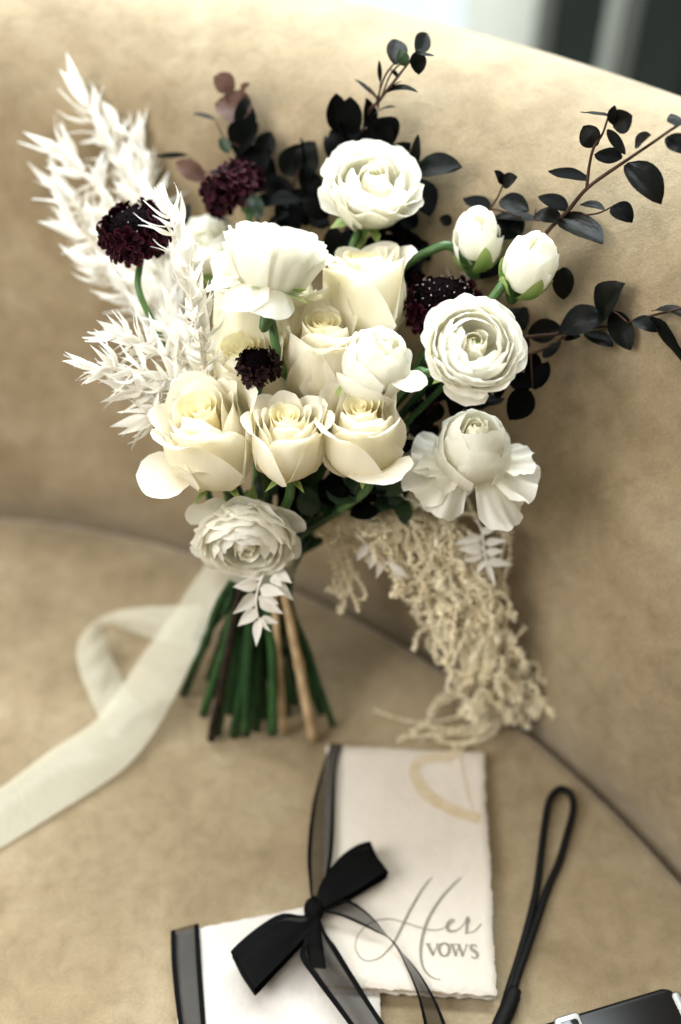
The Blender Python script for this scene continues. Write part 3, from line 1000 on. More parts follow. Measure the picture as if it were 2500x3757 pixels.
branch('leafy_branch', 'slim dark sprig rising highest, behind the topmost ranunculus', [
    [(830, 420, T3, .0014), (840, 279, T3, .0013), (875, 229, T3, .0011), (910, 184, T3, .001), (935, 152, T3, .0008), (968, 114, T3, .0006)],
    [(866, 240, T3, .0008), (884, 180, T3, .0007), (905, 148, T3, .0006)], [(878, 224, T3, .0007), (900, 170, T3, .0006), (930, 140, T3, .0005)],
    [(872, 232, T3, .0007), (842, 196, T3, .0005)], [(870, 250, T3, .0007), (876, 190, T3, .0005)]],
    [(912, 150, 912, 90, 38, T3), (958, 122, 984, 76, 32, T3), (960, 118, 964, 172, 30, T3), (962, 122, 1000, 129, 13, T3), (935, 152, 922, 112, 22, T3, 0, 'leaf_green'), (900, 160, 915, 180, 14, T3),
     (876, 190, 873, 138, 9, T3), (870, 226, 816, 182, 9, T3), (888, 214, 962, 212, 22, T3, .02), (890, 206, 925, 186, 14, T3), (862, 262, 912, 248, 28, T3, .02),
     (782, 308, 774, 214, 44, T3 + .01, 0, 'leaf_matt'), (812, 310, 806, 222, 58, T3 + .005, 0, 'leaf_matt'), (856, 300, 842, 226, 46, T3, 0, 'leaf_matt'),
     (842, 370, 902, 280, 66, T3 + .01, 0, 'leaf_matt'), (826, 345, 784, 272, 56, T3 + .01, 0, 'leaf_matt'), (890, 400, 945, 328, 50, T3, 0, 'leaf_matt'), (770, 372, 748, 312, 26, T3 + .01),
     (948, 400, 963, 308, 20, T3 - .02), (952, 392, 1064, 384, 54, T3 - .03, .0), (948, 410, 990, 498, 78, T3 - .03, .0, 'leaf_matt'), (905, 330, 860, 275, 60, T3 + .012, 0, 'leaf_matt'), (800, 360, 760, 300, 40, T3 + .01, 0, 'leaf_matt')],
    ['leaf'], GF, seed=3, cut=3)
T4 = .715
branch('leafy_branch', 'dark branch topped with brown round leaves at the upper left', [
    [(600, 540, T4, .0014), (578, 430, T4, .0012), (560, 330, T4, .001), (535, 260, T4, .0008), (516, 205, T4, .0006)],
    [(560, 340, T4, .0008), (520, 320, T4, .0006), (497, 278, T4, .0005)], [(570, 420, T4, .0008), (480, 400, T4, .0006), (432, 358, T4, .0005)],
    [(690, 560, T4, .0009), (670, 460, T4, .0007), (692, 380, T4, .0006)]],
    [(540, 205, 492, 176, 40, T4, 0, 'leaf_brown'), (556, 228, 576, 192, 32, T4 + .006, 0, 'leaf_brown'), (580, 250, 494, 240, 66, T4 - .004, 0, 'leaf_brown'),
     (560, 318, 562, 222, 46, T4 - .006), (540, 352, 596, 284, 72, T4 + .004, 0, 'leaf_matt'), (600, 360, 624, 302, 42, T4), (556, 410, 618, 340, 76, T4, 0, 'leaf_matt'),
     (497, 276, 443, 262, 15, T4), (528, 352, 506, 316, 22, T4, 0, 'leaf_green'), (570, 390, 634, 426, 80, T4, 0, 'leaf_matt'), (432, 356, 358, 360, 11, T4), (472, 414, 404, 372, 38, T4, 0, 'leaf_brown'),
     (426, 518, 432, 468, 32, T4 - .02), (690, 400, 726, 326, 62, T4), (702, 386, 690, 316, 20, T4), (722, 470, 692, 384, 64, T4, 0, 'leaf_matt'), (650, 400, 700, 330, 50, T4, 0, 'leaf'),
     (660, 470, 625, 400, 60, T4, 0, 'leaf_matt'), (700, 520, 740, 440, 60, T4, 0, 'leaf_matt'), (640, 520, 690, 470, 50, T4, 0, 'leaf_matt'), (586, 470, 648, 450, 46, T4, 0, 'leaf_matt'), (745, 460, 700, 400, 46, T4, 0, 'leaf_matt'),
     (600, 500, 560, 440, 40, T4 - .01, 0, 'leaf_green'), (548, 350, 600, 400, 60, T4 + .006, 0, 'leaf_matt')],
    ['leaf'], GF, seed=4, cut=32)


def mass(label, zones, stems, seed, mats, size=(46, 74)):
    rnd = random.Random(seed)
    lv = []
    for (x0, x1, y0, y1, t, n) in zones:
        for i in range(n):
            bx, by = rnd.uniform(x0, x1), rnd.uniform(y0, y1)
            a = rnd.uniform(0, 6.28)
            l = rnd.uniform(*size)
            lv.append((bx - math.cos(a) * l / 2, by - math.sin(a) * l / 2, bx + math.cos(a) * l / 2, by + math.sin(a) * l / 2, l * rnd.uniform(.5, .72), t + rnd.uniform(-.012, .012)))
    return branch('leafy_branch', label, stems, lv, mats, GF, seed=seed, cut={21: 25, 22: 30, 23: 31}[seed])


mass('near black leaves filling the gap under the topmost ranunculus', [(770, 950, 545, 640, .685, 26), (880, 975, 500, 600, .69, 14), (640, 760, 440, 520, .70, 12)], [[(860, 800, .69, .0014), (850, 640, .69, .001), (890, 560, .69, .0008)]], 21, ['leaf_matt'])
mass('near black leaves between the widest ranunculus and the front roses', [(960, 1090, 870, 950, .66, 14), (900, 1000, 950, 1060, .665, 12), (860, 960, 1060, 1130, .675, 9), (1090, 1180, 880, 930, .64, 5)], [[(700, 1180, .70, .0016), (880, 1060, .68, .0013), (1000, 930, .66, .001), (1120, 880, .65, .0008)]], 22, ['leaf_matt', 'leaf'], (40, 66))
mass('dark green leaves under the front row of roses', [(610, 780, 1080, 1170, .68, 22), (740, 900, 1075, 1140, .655, 16), (700, 930, 1130, 1185, .68, 14), (700, 860, 1110, 1150, .69, 8), (640, 760, 880, 960, .67, 8), (650, 720, 1150, 1220, .70, 6)], [[(640, 1220, .715, .0016), (650, 1120, .69, .0012), (700, 960, .68, .001)]], 23, ['leaf_green', 'leaf_matt', 'leaf_green'], (46, 80))


# ------------------------------------------------------------------ bleached white ruscus
LV = []
for s_ in range(6):
    V_, F_, U_ = [], [], []
    leaf_shape(V_, F_, U_, Vector((0, 0, 0)), Vector((0, 1, 0)), .25 + .04 * (s_ % 3), Vector((0, 0, 1)), 'lance', bend=-.10 + .07 * s_ % .3, fold=.32, twist=-.5 + .2 * s_, seed=s_ * 3.1, nu=4, nv=8)
    LV.append(mesh('leaf', V_, F_, M['white_leaf'], U_))


def sprig(label, stems, count, length, seed, spread=(28, 62), tmin=.25, cut=None):
    rnd = random.Random(seed)
    org = PB(*stems[0][0])
    root = thing('bleached_ruscus', org, label, 'ruscus', 'bleached white ruscus sprigs')
    V, F, UV = [], [], []
    curves = []
    for st in stems:
        pts = cat_rom([PB(*q) - org for q in st], 8)
        curves.append(pts)
        v, f, uv = tube(pts, [.0013 - .0008 * i / len(pts) for i in range(len(pts))], 6)
        o = len(V)
        V += v
        F += [tuple(i + o for i in q) for q in f]
        UV += uv
    link('stem', mesh('stem', V, F, M['white_stem'], UV), root)
    if cut is not None:
        low_stem(root, org, org, cut, .0028)
    for k in range(count):
        pts = curves[k % len(curves)]
        f = tmin + (1 - tmin) * ((k // len(curves)) + .5) / (count / len(curves))
        x = f * (len(pts) - 1)
        i = min(int(x), len(pts) - 2)
        p = pts[i].lerp(pts[i + 1], x - i)
        d = (pts[i + 1] - pts[max(0, i - 1)]).normalized()
        a = k * GA + rnd.uniform(-.4, .4)
        s1 = d.orthogonal().normalized()
        s2 = d.cross(s1)
        side = s1 * math.cos(a) + s2 * math.sin(a)
        ang = R(rnd.uniform(*spread)) * (1 - .55 * max(0, f - .75) / .25)
        y = (d * math.cos(ang) + side * math.sin(ang)).normalized()
        z = (side * math.cos(ang) - d * math.sin(ang) + Vector((rnd.uniform(-.5, .5), rnd.uniform(-.5, .5), rnd.uniform(-.5, .5)))).normalized()
        x_ = y.cross(z).normalized()
        z = x_.cross(y)
        l = length * rnd.uniform(.7, 1.15)
        w_ = org + p + y * l
        o = link('leaf', LV[rnd.randrange(6)], root)
        o.matrix_basis = Matrix.Translation(p) @ Matrix((x_, y, z)).transposed().to_4x4() @ Matrix.Diagonal((l, l, l, 1))
    return root


sprig('tall blurred white ruscus plume at the upper left behind the burgundy scabiosa', [
    [(420, 860, .71), (350, 600, .735), (270, 380, .745), (180, 205, .745)], [(420, 850, .71), (370, 620, .735), (320, 440, .745), (262, 285, .745)],
    [(420, 860, .71), (365, 600, .74), (345, 440, .75), (308, 310, .75)], [(420, 860, .71), (375, 640, .735), (355, 520, .745), (330, 410, .748)]], 250, .028, 5, (30, 78), .14, cut=9)
sprig('lower blurred white ruscus fan at the far left, pointing at the sofa back', [
    [(425, 860, .705), (340, 660, .728), (230, 530, .735), (130, 420, .735)], [(430, 860, .705), (365, 690, .725), (270, 600, .73), (165, 520, .732)],
    [(440, 880, .70), (370, 760, .72), (310, 690, .725), (220, 610, .728)], [(430, 860, .705), (330, 600, .73), (220, 430, .738), (130, 330, .738)]], 210, .029, 15, (30, 78), .14, cut=27)
sprig('crisp white ruscus sprig standing upright beside the burgundy scabiosa', [
    [(478, 930, .64), (462, 800, .61), (440, 690, .595), (420, 590, .588), (398, 512, .585), (386, 480, .585)],
    [(478, 930, .64), (470, 790, .612), (458, 690, .602), (432, 605, .595)]], 110, .021, 6, (22, 66), .1, cut=28)
sprig('white ruscus sprigs pointing left beside the largest cream rose', [
    [(480, 960, .64), (400, 880, .63), (300, 850, .625), (215, 845, .622)], [(480, 950, .64), (400, 840, .635), (330, 790, .63), (265, 765, .63)],
    [(470, 960, .645), (410, 900, .635), (350, 900, .63), (290, 890, .628)], [(470, 960, .645), (430, 930, .635), (385, 950, .63), (345, 965, .63)], [(480, 940, .65), (430, 820, .645), (390, 740, .645)]], 200, .025, 7, (30, 75), .2, cut=29)
def flat_sprig(label, t, st, lv, seed):
    """a short sprig whose every leaflet can be told apart"""
    rnd = random.Random(seed)
    org = P(st[0][0], st[0][1], t)
    root = thing('bleached_ruscus', org, label, 'ruscus', 'bleached white ruscus sprigs')
    V, F, UV = tube(cat_rom([P(x, y, t) - org for x, y in st], 6), .0007, 6)
    link('stem', mesh('stem', V, F, M['white_stem'], UV), root)
    for k, (bx, by, tx, ty, wd) in enumerate(lv):
        add_leaf(root, org, P(bx, by, t), P(tx, ty, t + rnd.uniform(-.006, .006)), px(wd, t) * 1.12, camdir(rnd.uniform(-.5, .5), rnd.uniform(-.3, .5), 1), M['white_leaf'],
                 kind='lance', bend=rnd.uniform(-.04, .10), fold=.3, twist=rnd.uniform(-.25, .25), seed=seed + k)


flat_sprig('small white ruscus sprig hanging over the bound stems', .662, [(620, 1300), (602, 1332), (592, 1364), (590, 1399), (597, 1428)],
           [(594, 1342, 536, 1350, 32), (589, 1366, 536, 1412, 34), (592, 1402, 547, 1441, 30), (597, 1425, 590, 1488, 24), (598, 1422, 626, 1454, 14), (600, 1422, 642, 1434, 18), (597, 1386, 652, 1412, 28),
            (598, 1354, 658, 1368, 30), (595, 1374, 642, 1390, 28), (634, 1338, 676, 1382, 24), (620, 1308, 540, 1302, 30), (632, 1312, 672, 1342, 28), (610, 1320, 560, 1326, 26), (625, 1325, 650, 1350, 24)], 8)
flat_sprig('small white ruscus tip caught in the right side of the amaranth', .690, [(1095, 1195), (1109, 1221), (1116, 1274), (1120, 1300)],
           [(1113, 1261, 1054, 1264, 24), (1113, 1274, 1063, 1292, 20), (1116, 1250, 1168, 1244, 20), (1118, 1270, 1160, 1267, 20), (1122, 1291, 1182, 1298, 20), (1118, 1291, 1141, 1351, 15), (1116, 1291, 1096, 1320, 14), (1111, 1234, 1040, 1251, 20), (1108, 1225, 1150, 1212, 20)], 9)
flat_sprig('small white ruscus tip lying along the left edge of the amaranth', .692, [(820, 1225), (850, 1260), (885, 1290), (915, 1315)],
           [(845, 1256, 822, 1290, 22), (862, 1272, 850, 1310, 24), (880, 1288, 866, 1332, 20), (895, 1300, 930, 1310, 14), (905, 1308, 942, 1330, 14), (850, 1262, 890, 1262, 20), (905, 1308, 925, 1335, 12)], 10)


# ------------------------------------------------------------------ amaranth
BLOBS = []


def blob(V, F, p, r, rnd):
    b = len(V)
    q = Matrix.Rotation(rnd.uniform(0, 6.28), 3, 'X') @ Matrix.Rotation(rnd.uniform(0, 6.28), 3, 'Z')
    for d in ((1, 0, 0), (-1, 0, 0), (0, 1, 0), (0, -1, 0), (0, 0, 1), (0, 0, -1)):
        V.append(p + q @ Vector(d) * r * rnd.uniform(.75, 1.3))
    for f in ((0, 2, 4), (2, 1, 4), (1, 3, 4), (3, 0, 4), (2, 0, 5), (1, 2, 5), (3, 1, 5), (0, 3, 5)):
        F.append(tuple(b + k for k in f))


def tassel(root, org, pts, r, seed, nm='tassel'):
    rnd = random.Random(seed)
    cr = cat_rom([p - org for p in pts], 10)
    V, F, UV = tube(cr, r * .22, 5)
    d = 0
    for a, b in zip(cr, cr[1:]):
        L = (b - a).length
        n = max(1, int(L / (r * .42)))
        t = (b - a).normalized()
        s1 = t.orthogonal().normalized()
        s2 = t.cross(s1)
        for i in range(n):
            c = a.lerp(b, (i + rnd.random()) / n)
            env = .40 + 1.5 * max(0, noise.noise(c * 210 + Vector((seed, 0, 0))) + .32)
            for _ in range(4):
                an = rnd.uniform(0, 6.28)
                blob(V, F, c + (s1 * math.cos(an) + s2 * math.sin(an)) * r * rnd.uniform(.15, 1.2) * env, r * rnd.uniform(.20, .46), rnd)
    return link(nm, mesh(nm, V, F, M['amaranth'], smooth=True), root)


def amaranth():
    rnd = random.Random(77)
    org = P(720, 1185, .715)
    root = thing('hanging_amaranth', org, 'cream hanging amaranth sweeping down the right side to the seat', 'amaranth')
    MAIN = [(715, 1190, .710), (800, 1172, .705), (910, 1200, .705), (1010, 1275, .712), (1075, 1385, .725), (1102, 1490, .745), (1136, 1570, .765), (1162, 1640, .782)]
    mp = cat_rom([Vector(q) for q in MAIN], 10)
    k = 0

    def go(pts, r):
        nonlocal k
        k += 1
        q = []
        for x, y, t in pts:
            tt = min(t, back_t(x, y) - .006)
            q.append(P(x, y, tt))
        tassel(root, org, q, r, k)
    n = len(mp) - 1
    for i in range(230):
        f0 = rnd.random() * .80 if i % 5 < 3 else rnd.random() * .16
        f1 = min(1, f0 + rnd.uniform(.14, .38))
        off0, off1 = rnd.gauss(-4, 40), rnd.gauss(0, 44)
        pts = []
        ph, ph2 = rnd.uniform(0, 6), rnd.uniform(0, 6)
        for j in range(7):
            f = f0 + (f1 - f0) * j / 6
            c = mp[int(f * n)]
            d = mp[min(n, int(f * n) + 2)] - mp[max(0, int(f * n) - 2)]
            nx, ny = -d.y, d.x
            ln = math.hypot(nx, ny)
            w_ = (off0 + (off1 - off0) * j / 6) * (.45 + .75 * min(1, f * 2)) + 17 * math.sin(ph + j * 2.1)
            pts.append((c.x - nx / ln * w_, c.y - ny / ln * w_, c.z + .012 * math.sin(ph2 + j) + .008 * rnd.uniform(-1, 1)))
        # the end dangles or curls
        x, y, t = pts[-1]
        s = rnd.choice((-1, 1))
        pts += [(x + s * rnd.uniform(0, 16), y + rnd.uniform(12, 34), t + .004), (x + s * rnd.uniform(8, 34), y + rnd.uniform(14, 44), t + .006)]
        go(pts, rnd.uniform(.0015, .0034))
    for i in range(34):                                     # the full shoulder where it leaves the bouquet
        x, y = rnd.uniform(695, 960), rnd.uniform(1140, 1215)
        y += max(0, x - 860) * .25
        pts = [(x, y, .708)]
        for j in range(4):
            x += rnd.uniform(6, 26)
            y += rnd.uniform(4, 26)
            pts.append((x, y, .708 + rnd.uniform(-.012, .010)))
        go(pts, rnd.uniform(.0017, .0034))
    # strands one can tell apart
    for pts, r in [
        ([(735, 1215, .705), (762, 1270, .705), (778, 1325, .71), (796, 1370, .712)], .0020),
        ([(775, 1260, .708), (790, 1320, .712), (770, 1360, .715), (752, 1352, .715)], .0022),
        ([(790, 1250, .708), (808, 1330, .712), (790, 1390, .715), (782, 1412, .716)], .0024),
        ([(800, 1290, .708), (828, 1340, .712), (842, 1372, .714), (820, 1382, .715)], .0018),
        ([(790, 1310, .708), (812, 1370, .712), (826, 1408, .714)], .0022),
        ([(765, 1330, .708), (780, 1370, .712), (812, 1352, .714)], .0022),
        ([(935, 1322, .705), (926, 1350, .707), (930, 1378, .71), (950, 1384, .71)], .0018),
        ([(965, 1320, .71), (985, 1372, .715), (992, 1430, .72), (1005, 1470, .73)], .0024),
        ([(1010, 1480, .735), (1000, 1510, .74), (1012, 1530, .745)], .0018),
        ([(1130, 1190, .715), (1168, 1225, .718), (1172, 1290, .72), (1160, 1330, .725), (1168, 1380, .73)], .0020),
        ([(1060, 1180, .71), (1120, 1195, .715), (1160, 1235, .72), (1150, 1300, .72)], .0020),
        ([(1110, 1330, .72), (1150, 1400, .735), (1172, 1470, .75), (1200, 1530, .77)], .0022),
        ([(1150, 1480, .745), (1200, 1530, .765), (1222, 1570, .78), (1205, 1612, .79)], .0024),
        ([(1190, 1600, .785), (1222, 1620, .79), (1232, 1640, .795), (1212, 1646, .795)], .0018),
        ([(1180, 1570, .775), (1150, 1640, .785), (1100, 1680, .79), (1020, 1690, .79), (940, 1695, .785), (920, 1705, .785)], .0024),
        ([(1170, 1600, .78), (1110, 1660, .785), (1050, 1680, .785), (990, 1672, .785), (945, 1680, .785)], .0022),
        ([(1160, 1560, .775), (1080, 1590, .78), (1010, 1620, .785), (985, 1660, .785), (1020, 1700, .785)], .0018),
        ([(1130, 1570, .775), (1040, 1592, .78), (1000, 1618, .782), (990, 1650, .785)], .0018),
        ([(1180, 1610, .785), (1130, 1690, .785), (1060, 1712, .782), (1000, 1700, .784)], .0022),
        ([(1150, 1600, .785), (1080, 1640, .787), (1030, 1655, .788), (960, 1662, .79), (900, 1648, .795), (862, 1634, .80)], .0011),
        ([(1170, 1590, .785), (1150, 1650, .787), (1090, 1700, .787), (1060, 1716, .786)], .0022)]:
        go(pts, r)
    cr = cat_rom([P(*q) - org for q in [(604, 1300, .735), (650, 1230, .725), (720, 1185, .715), (800, 1165, .706), (900, 1195, .706)]], 8)
    V, F, UV = tube(cr, .0022, 8)
    link('stem', mesh('stem', V, F, M['wood_tan'], UV), root)
    low_stem(root, org, P(640, 1245, .726), 10, .0036)


amaranth()


# ------------------------------------------------------------------ ribbons
def strip(a, b, name, mat, parent=None, org=None, n=10, nu=4, sag=0.0, uvw=None, seed=0, ripple=.0012):
    """a band of cloth between two edge lines of world points (same count)"""
    A, B = cat_rom(a, n), cat_rom(b, n)
    V, F, UV = [], [], []
    k = len(A)
    for i in range(k):
        ax = (A[min(i + 1, k - 1)] - A[max(i - 1, 0)])
        nn = ax.cross(B[i] - A[i])
        nn = nn.normalized() if nn.length > 1e-9 else Vector((0, 0, 1))
        for j in range(nu + 1):
            u = j / nu
            p = A[i].lerp(B[i], u) + nn * (sag * 4 * u * (1 - u) + ripple * noise.noise(Vector((u * 2 + seed, i * .14, seed * 1.3))))
            V.append(p - (org or Vector()))
            UV.append([u, i / k])
    m = nu + 1
    for i in range(k - 1):
        for j in range(nu):
            F.append((i * m + j, i * m + j + 1, (i + 1) * m + j + 1, (i + 1) * m + j))
    me = mesh(name, V, F, mat, UV)
    return link(name, me, parent)


def ivory_ribbon():
    org = BIND.copy()
    root = thing('ivory_ribbon', org, 'wide ivory satin ribbon trailing off to the left edge from the bound stems', 'ribbon')
    # turns round the stems
    V, F, UV = [], [], []
    ax = (P(575, 1240, .715) - S(600, 1690, 0)).normalized()
    x = RT - ax * RT.dot(ax)
    x.normalize()
    y = ax.cross(x)
    for i in range(9):
        f = i / 8
        for j in range(28):
            a = 2 * math.pi * j / 28
            r = .0245 + .0012 * math.sin(f * 9) + .001 * noise.noise(Vector((math.cos(a) * 2, math.sin(a) * 2, f * 4)))
            V.append(ax * (.006 + .034 * f) + x * (r * math.cos(a) * 1.08) + y * (r * math.sin(a)))
            UV.append([f, j / 28])
    for i in range(8):
        for j in range(28):
            F.append((i * 28 + j, i * 28 + (j + 1) % 28, (i + 1) * 28 + (j + 1) % 28, (i + 1) * 28 + j))
    link('wrap', mesh('wrap', V, F, M['ivory'], UV), root)
    # long tail: left and right edges, (x, y, height over the seat)
    Lf = [(500, 1262, .110), (462, 1316, .085), (412, 1390, .062), (348, 1480, .040), (280, 1578, .022), (222, 1655, .012), (130, 1718, .007), (0, 1812, .005), (-90, 1872, .004)]
    Rt = [(560, 1300, .115), (528, 1346, .092), (486, 1438, .070), (434, 1540, .046), (392, 1622, .026), (346, 1698, .013), (270, 1780, .007), (0, 1950, .004), (-110, 2010, .003)]
    strip([S(*q) for q in Lf], [S(*q) for q in Rt], 'tail', M['ivory'], root, org, 12, 8, .004, seed=3, ripple=.0022)
    # the loop behind the tail
    O = [(470, 1392, .050), (400, 1394, .046), (330, 1397, .042), (262, 1408, .036), (205, 1440, .030), (178, 1488, .024), (184, 1545, .018), (206, 1602, .012), (232, 1660, .007), (262, 1702, .006)]
    I = [(440, 1490, .034), (360, 1472, .030), (312, 1456, .028), (272, 1442, .026), (252, 1440, .022), (246, 1456, .018), (250, 1494, .014), (266, 1532, .010), (290, 1578, .006), (330, 1630, .005)]
    strip([S(*q) for q in O], [S(*q) for q in I], 'loop', M['ivory'], root, org, 12, 8, .003, seed=9, ripple=.0015)


ivory_ribbon()


# ------------------------------------------------------------------ vow books
def sheet(name, corners, z0, z1, mat, parent, org, rough_mm=1.0, seed=0, sides=(1, 1, 1, 1), n=70):
    """deckle edged sheet or block: corners world xy + top height; z0 is its underside drop"""
    V, F = [], []
    ring = []
    for e in range(4):
        a, b = corners[e], corners[(e + 1) % 4]
        d = (b - a).normalized()
        out = Vector((d.y, -d.x, 0))
        for i in range(n):
            p = a.lerp(b, i / n)
            w_ = (noise.noise(Vector((p.x * 150 + seed, p.y * 150, 3.3))) * .8 + .5 * noise.noise(Vector((p.x * 420, p.y * 420 + seed, 1)))) * rough_mm * .001 * sides[e]
            ring.append(p + out * w_)
    m = len(ring)
    c = sum(corners, Vector()) / 4
    rows = []
    for f, dz in ((1, z0), (1.0, z1 - .0006), (.996, z1), (.9, z1), (.5, z1)):
        rows.append(len(V))
        for k, p in enumerate(ring):
            q = c.lerp(p, f)
            wob = .0004 * noise.noise(Vector((p.x * 60 + seed, p.y * 60, f * 3))) if f == 1 else .0002 * noise.noise(q * 30)
            V.append(Vector((q.x, q.y, q.z + dz + wob)) - org)
    V.append(c + Vector((0, 0, z1)) - org)
    for r in range(4):
        for k in range(m):
            F.append((rows[r] + k, rows[r] + (k + 1) % m, rows[r + 1] + (k + 1) % m, rows[r + 1] + k))
    for k in range(m):
        F.append((rows[4] + k, rows[4] + (k + 1) % m, len(V) - 1))
    return link(name, mesh(name, V, F, mat), parent)


def pen(strokes, name, parent, org, zfun, mat):
    """flat printed strokes: each a list of (x, y, width) in picture measures laid on the cover"""
    V, F = [], []
    for st in strokes:
        pts = cat_rom([Vector(q) for q in st], 8) if len(st) > 2 else [Vector(q) for q in st]
        o = len(V)
        k = len(pts)
        for i, p in enumerate(pts):
            d = pts[min(i + 1, k - 1)] - pts[max(i - 1, 0)]
            l = math.hypot(d.x, d.y) or 1
            nx, ny = -d.y / l * p.z / 2, d.x / l * p.z / 2
            V.append(zfun(p.x + nx, p.y + ny) - org)
            V.append(zfun(p.x - nx, p.y - ny) - org)
        for i in range(k - 1):
            F.append((o + 2 * i, o + 2 * i + 1, o + 2 * i + 3, o + 2 * i + 2))
    return link(name, mesh(name, V, F, mat, smooth=False), parent)


def books():
    # white book below, only its left half in view
    zb = .006
    c = [S(400, 2146, zb), S(858, 2058, zb), S(882, 2420, zb), S(418, 2520, zb)]
    org = sum(c, Vector()) / 4
    org.z = 0
    t = thing('white_vow_book', org, 'whiter handmade paper book, half under the lettered one, at the bottom edge', 'book', 'vow books')
    dn = [Vector((p.x, p.y, 0)) for p in c]
    sheet('pages', [p.lerp(org, .015) for p in dn], .0004, .0048, M['page'], t, org, 1.2, 5)
    sheet('cover', dn, .0049, .0060, M['paper_white'], t, org, 1.0, 2)
    L1 = [(393, 2142), (394, 2190), (398, 2250), (406, 2320), (416, 2390), (428, 2450)]
    R1 = [(458, 2124), (462, 2190), (466, 2250), (471, 2320), (476, 2390), (482, 2450)]
    strip([S(x, y, .0072) for x, y in L1], [S(x, y, .0076) for x, y in R1], 'spine_ribbon', M['organza'], t, org, 8, 10, .0012, seed=1, ripple=.0006)
    # her vows
    tl, tr, br, bl = S(752, 1714, .0085), S(1114, 1731, .0085), S(1145, 2291, .012), S(738, 2268, .012)
    org = (tl + tr + br + bl) / 4
    org.z = 0
    t = thing('lettered_vow_book', org, 'cream deckle edged book lettered Her vows, lying with a faint gold mark', 'book', 'vow books')

    def lid(x, y):
        """point on the cover seen at (x, y)"""
        n = (tr - tl).cross(bl - tl).normalized()
        d = ray(x, y)
        return EYE + d * ((tl - EYE).dot(n) / d.dot(n))

    def low(p, dz):
        return Vector((p.x, p.y, p.z - dz))
    cc = [tl, tr, br, bl]
    pg = [low(p, .0085).lerp(low((tl + br) / 2, .0085), .012) for p in cc]
    sheet('pages', [low(p, 0) for p in pg], .0024, .0068, M['page'], t, org, 1.4, 9)
    sheet('back_cover', [low(p, .0085) for p in cc], .0004, .0022, M['paper'], t, org, 1.6, 12)
    sheet('cover', [low(p, .0) for p in cc], -.0012, 0.0, M['paper'], t, org, 2.0, 7, sides=(.5, 1.2, 1, .4))
    up = Vector((0, 0, .0006))

    def on(x, y):
        return lid(x, y) + up

    def z3(x, y):                                           # measures taken on an enlarged view of the lettering
        return ((1250 + x * .41454) / 1.5944, (3100 + y * .41454) / 1.5944)

    def sk(pts):
        return [(*z3(x, y), w_ * .26) for x, y, w_ in pts]
    her = [sk([(815, 290, 6), (770, 330, 14), (700, 430, 20), (620, 570, 24), (550, 710, 24), (480, 850, 18), (420, 930, 12), (350, 995, 9), (270, 1025, 7), (190, 1010, 7), (140, 940, 7), (130, 870, 6), (160, 790, 6), (230, 710, 6), (330, 665, 7), (440, 655, 8), (560, 685, 8), (680, 725, 8), (800, 755, 8), (880, 750, 8), (930, 725, 8)]),
           sk([(1070, 290, 8), (1010, 340, 16), (900, 460, 22), (800, 610, 26), (745, 740, 28), (715, 870, 28), (710, 980, 24), (730, 1080, 18), (780, 1150, 12), (840, 1185, 8), (885, 1190, 6)]),
           sk([(930, 725, 8), (975, 700, 8), (1005, 675, 10), (985, 662, 14), (955, 690, 30), (945, 735, 32), (975, 765, 20), (1040, 750, 10), (1090, 700, 8), (1115, 650, 10), (1120, 690, 26), (1118, 740, 24), (1108, 790, 14)]),
           sk([(1108, 780, 10), (1170, 770, 8), (1215, 735, 10), (1245, 695, 8)]),
           sk([(1115, 650, 8), (1128, 640, 16), (1135, 690, 28)])]
    vows = [sk([(772, 880, 26), (822, 975, 28)]), sk([(815, 980, 8), (858, 880, 9)]), sk([(752, 876, 8), (795, 876, 8)]), sk([(842, 876, 7), (874, 876, 7)]),
            sk([(915, 868, 14), (880, 890, 26), (872, 930, 28), (890, 970, 20), (918, 984, 12), (950, 965, 24), (962, 925, 28), (950, 885, 22), (915, 868, 12)]),
            sk([(985, 882, 22), (1022, 980, 24)]), sk([(1018, 984, 8), (1050, 884, 9)]), sk([(1045, 884, 24), (1084, 984, 26)]), sk([(1080, 988, 8), (1116, 888, 9)]), sk([(970, 879, 7), (1062, 882, 7)]), sk([(1102, 886, 7), (1132, 888, 7)]),
            sk([(1208, 905, 9), (1185, 886, 12), (1155, 892, 20), (1160, 922, 26), (1200, 952, 28), (1212, 985, 22), (1185, 1002, 12), (1155, 985, 9)])]
    pen(her, 'script_lettering', t, org, on, M['ink'])
    pen(vows, 'capital_lettering', t, org, on, M['ink'])

    pen([[(1052, 1722, 16), (1034, 1742, 20), (994, 1744, 22), (958, 1756, 20), (957, 1790, 26), (986, 1830, 28), (1038, 1862, 26), (1106, 1886, 24)],
         [(1060, 1724, 5), (1066, 1775, 5), (1078, 1830, 5), (1090, 1866, 4)]], 'gold_mark', t, org, lambda x, y: lid(x, y) + up * .8, M['gold'])
    # black organza round the spine, and the bow
    t = thing('black_ribbon_bow', lid(722, 2100) + Vector((0, 0, .006)), 'black organza ribbon tied in a bow on the lettered book', 'bow')
    org = t.location.copy()

    def H_(x, y, h):
        return lid(x, y) + Vector((0, 0, h))
    # band up the spine of the lettered book
    strip([H_(762, 1712, .001), H_(742, 1770, .004), H_(722, 1850, .007), H_(712, 1920, .008), H_(708, 1990, .008), H_(714, 2060, .007), H_(718, 2100, .006)],
          [H_(788, 1716, .002), H_(776, 1770, .004), H_(772, 1850, .005), H_(770, 1920, .005), H_(764, 1990, .005), H_(748, 2050, .005), H_(730, 2100, .006)], 'spine_ribbon', M['organza'], t, org, 9, 10, .001, seed=4, ripple=.0008)
    # knot
    V, F, UV = [], [], []
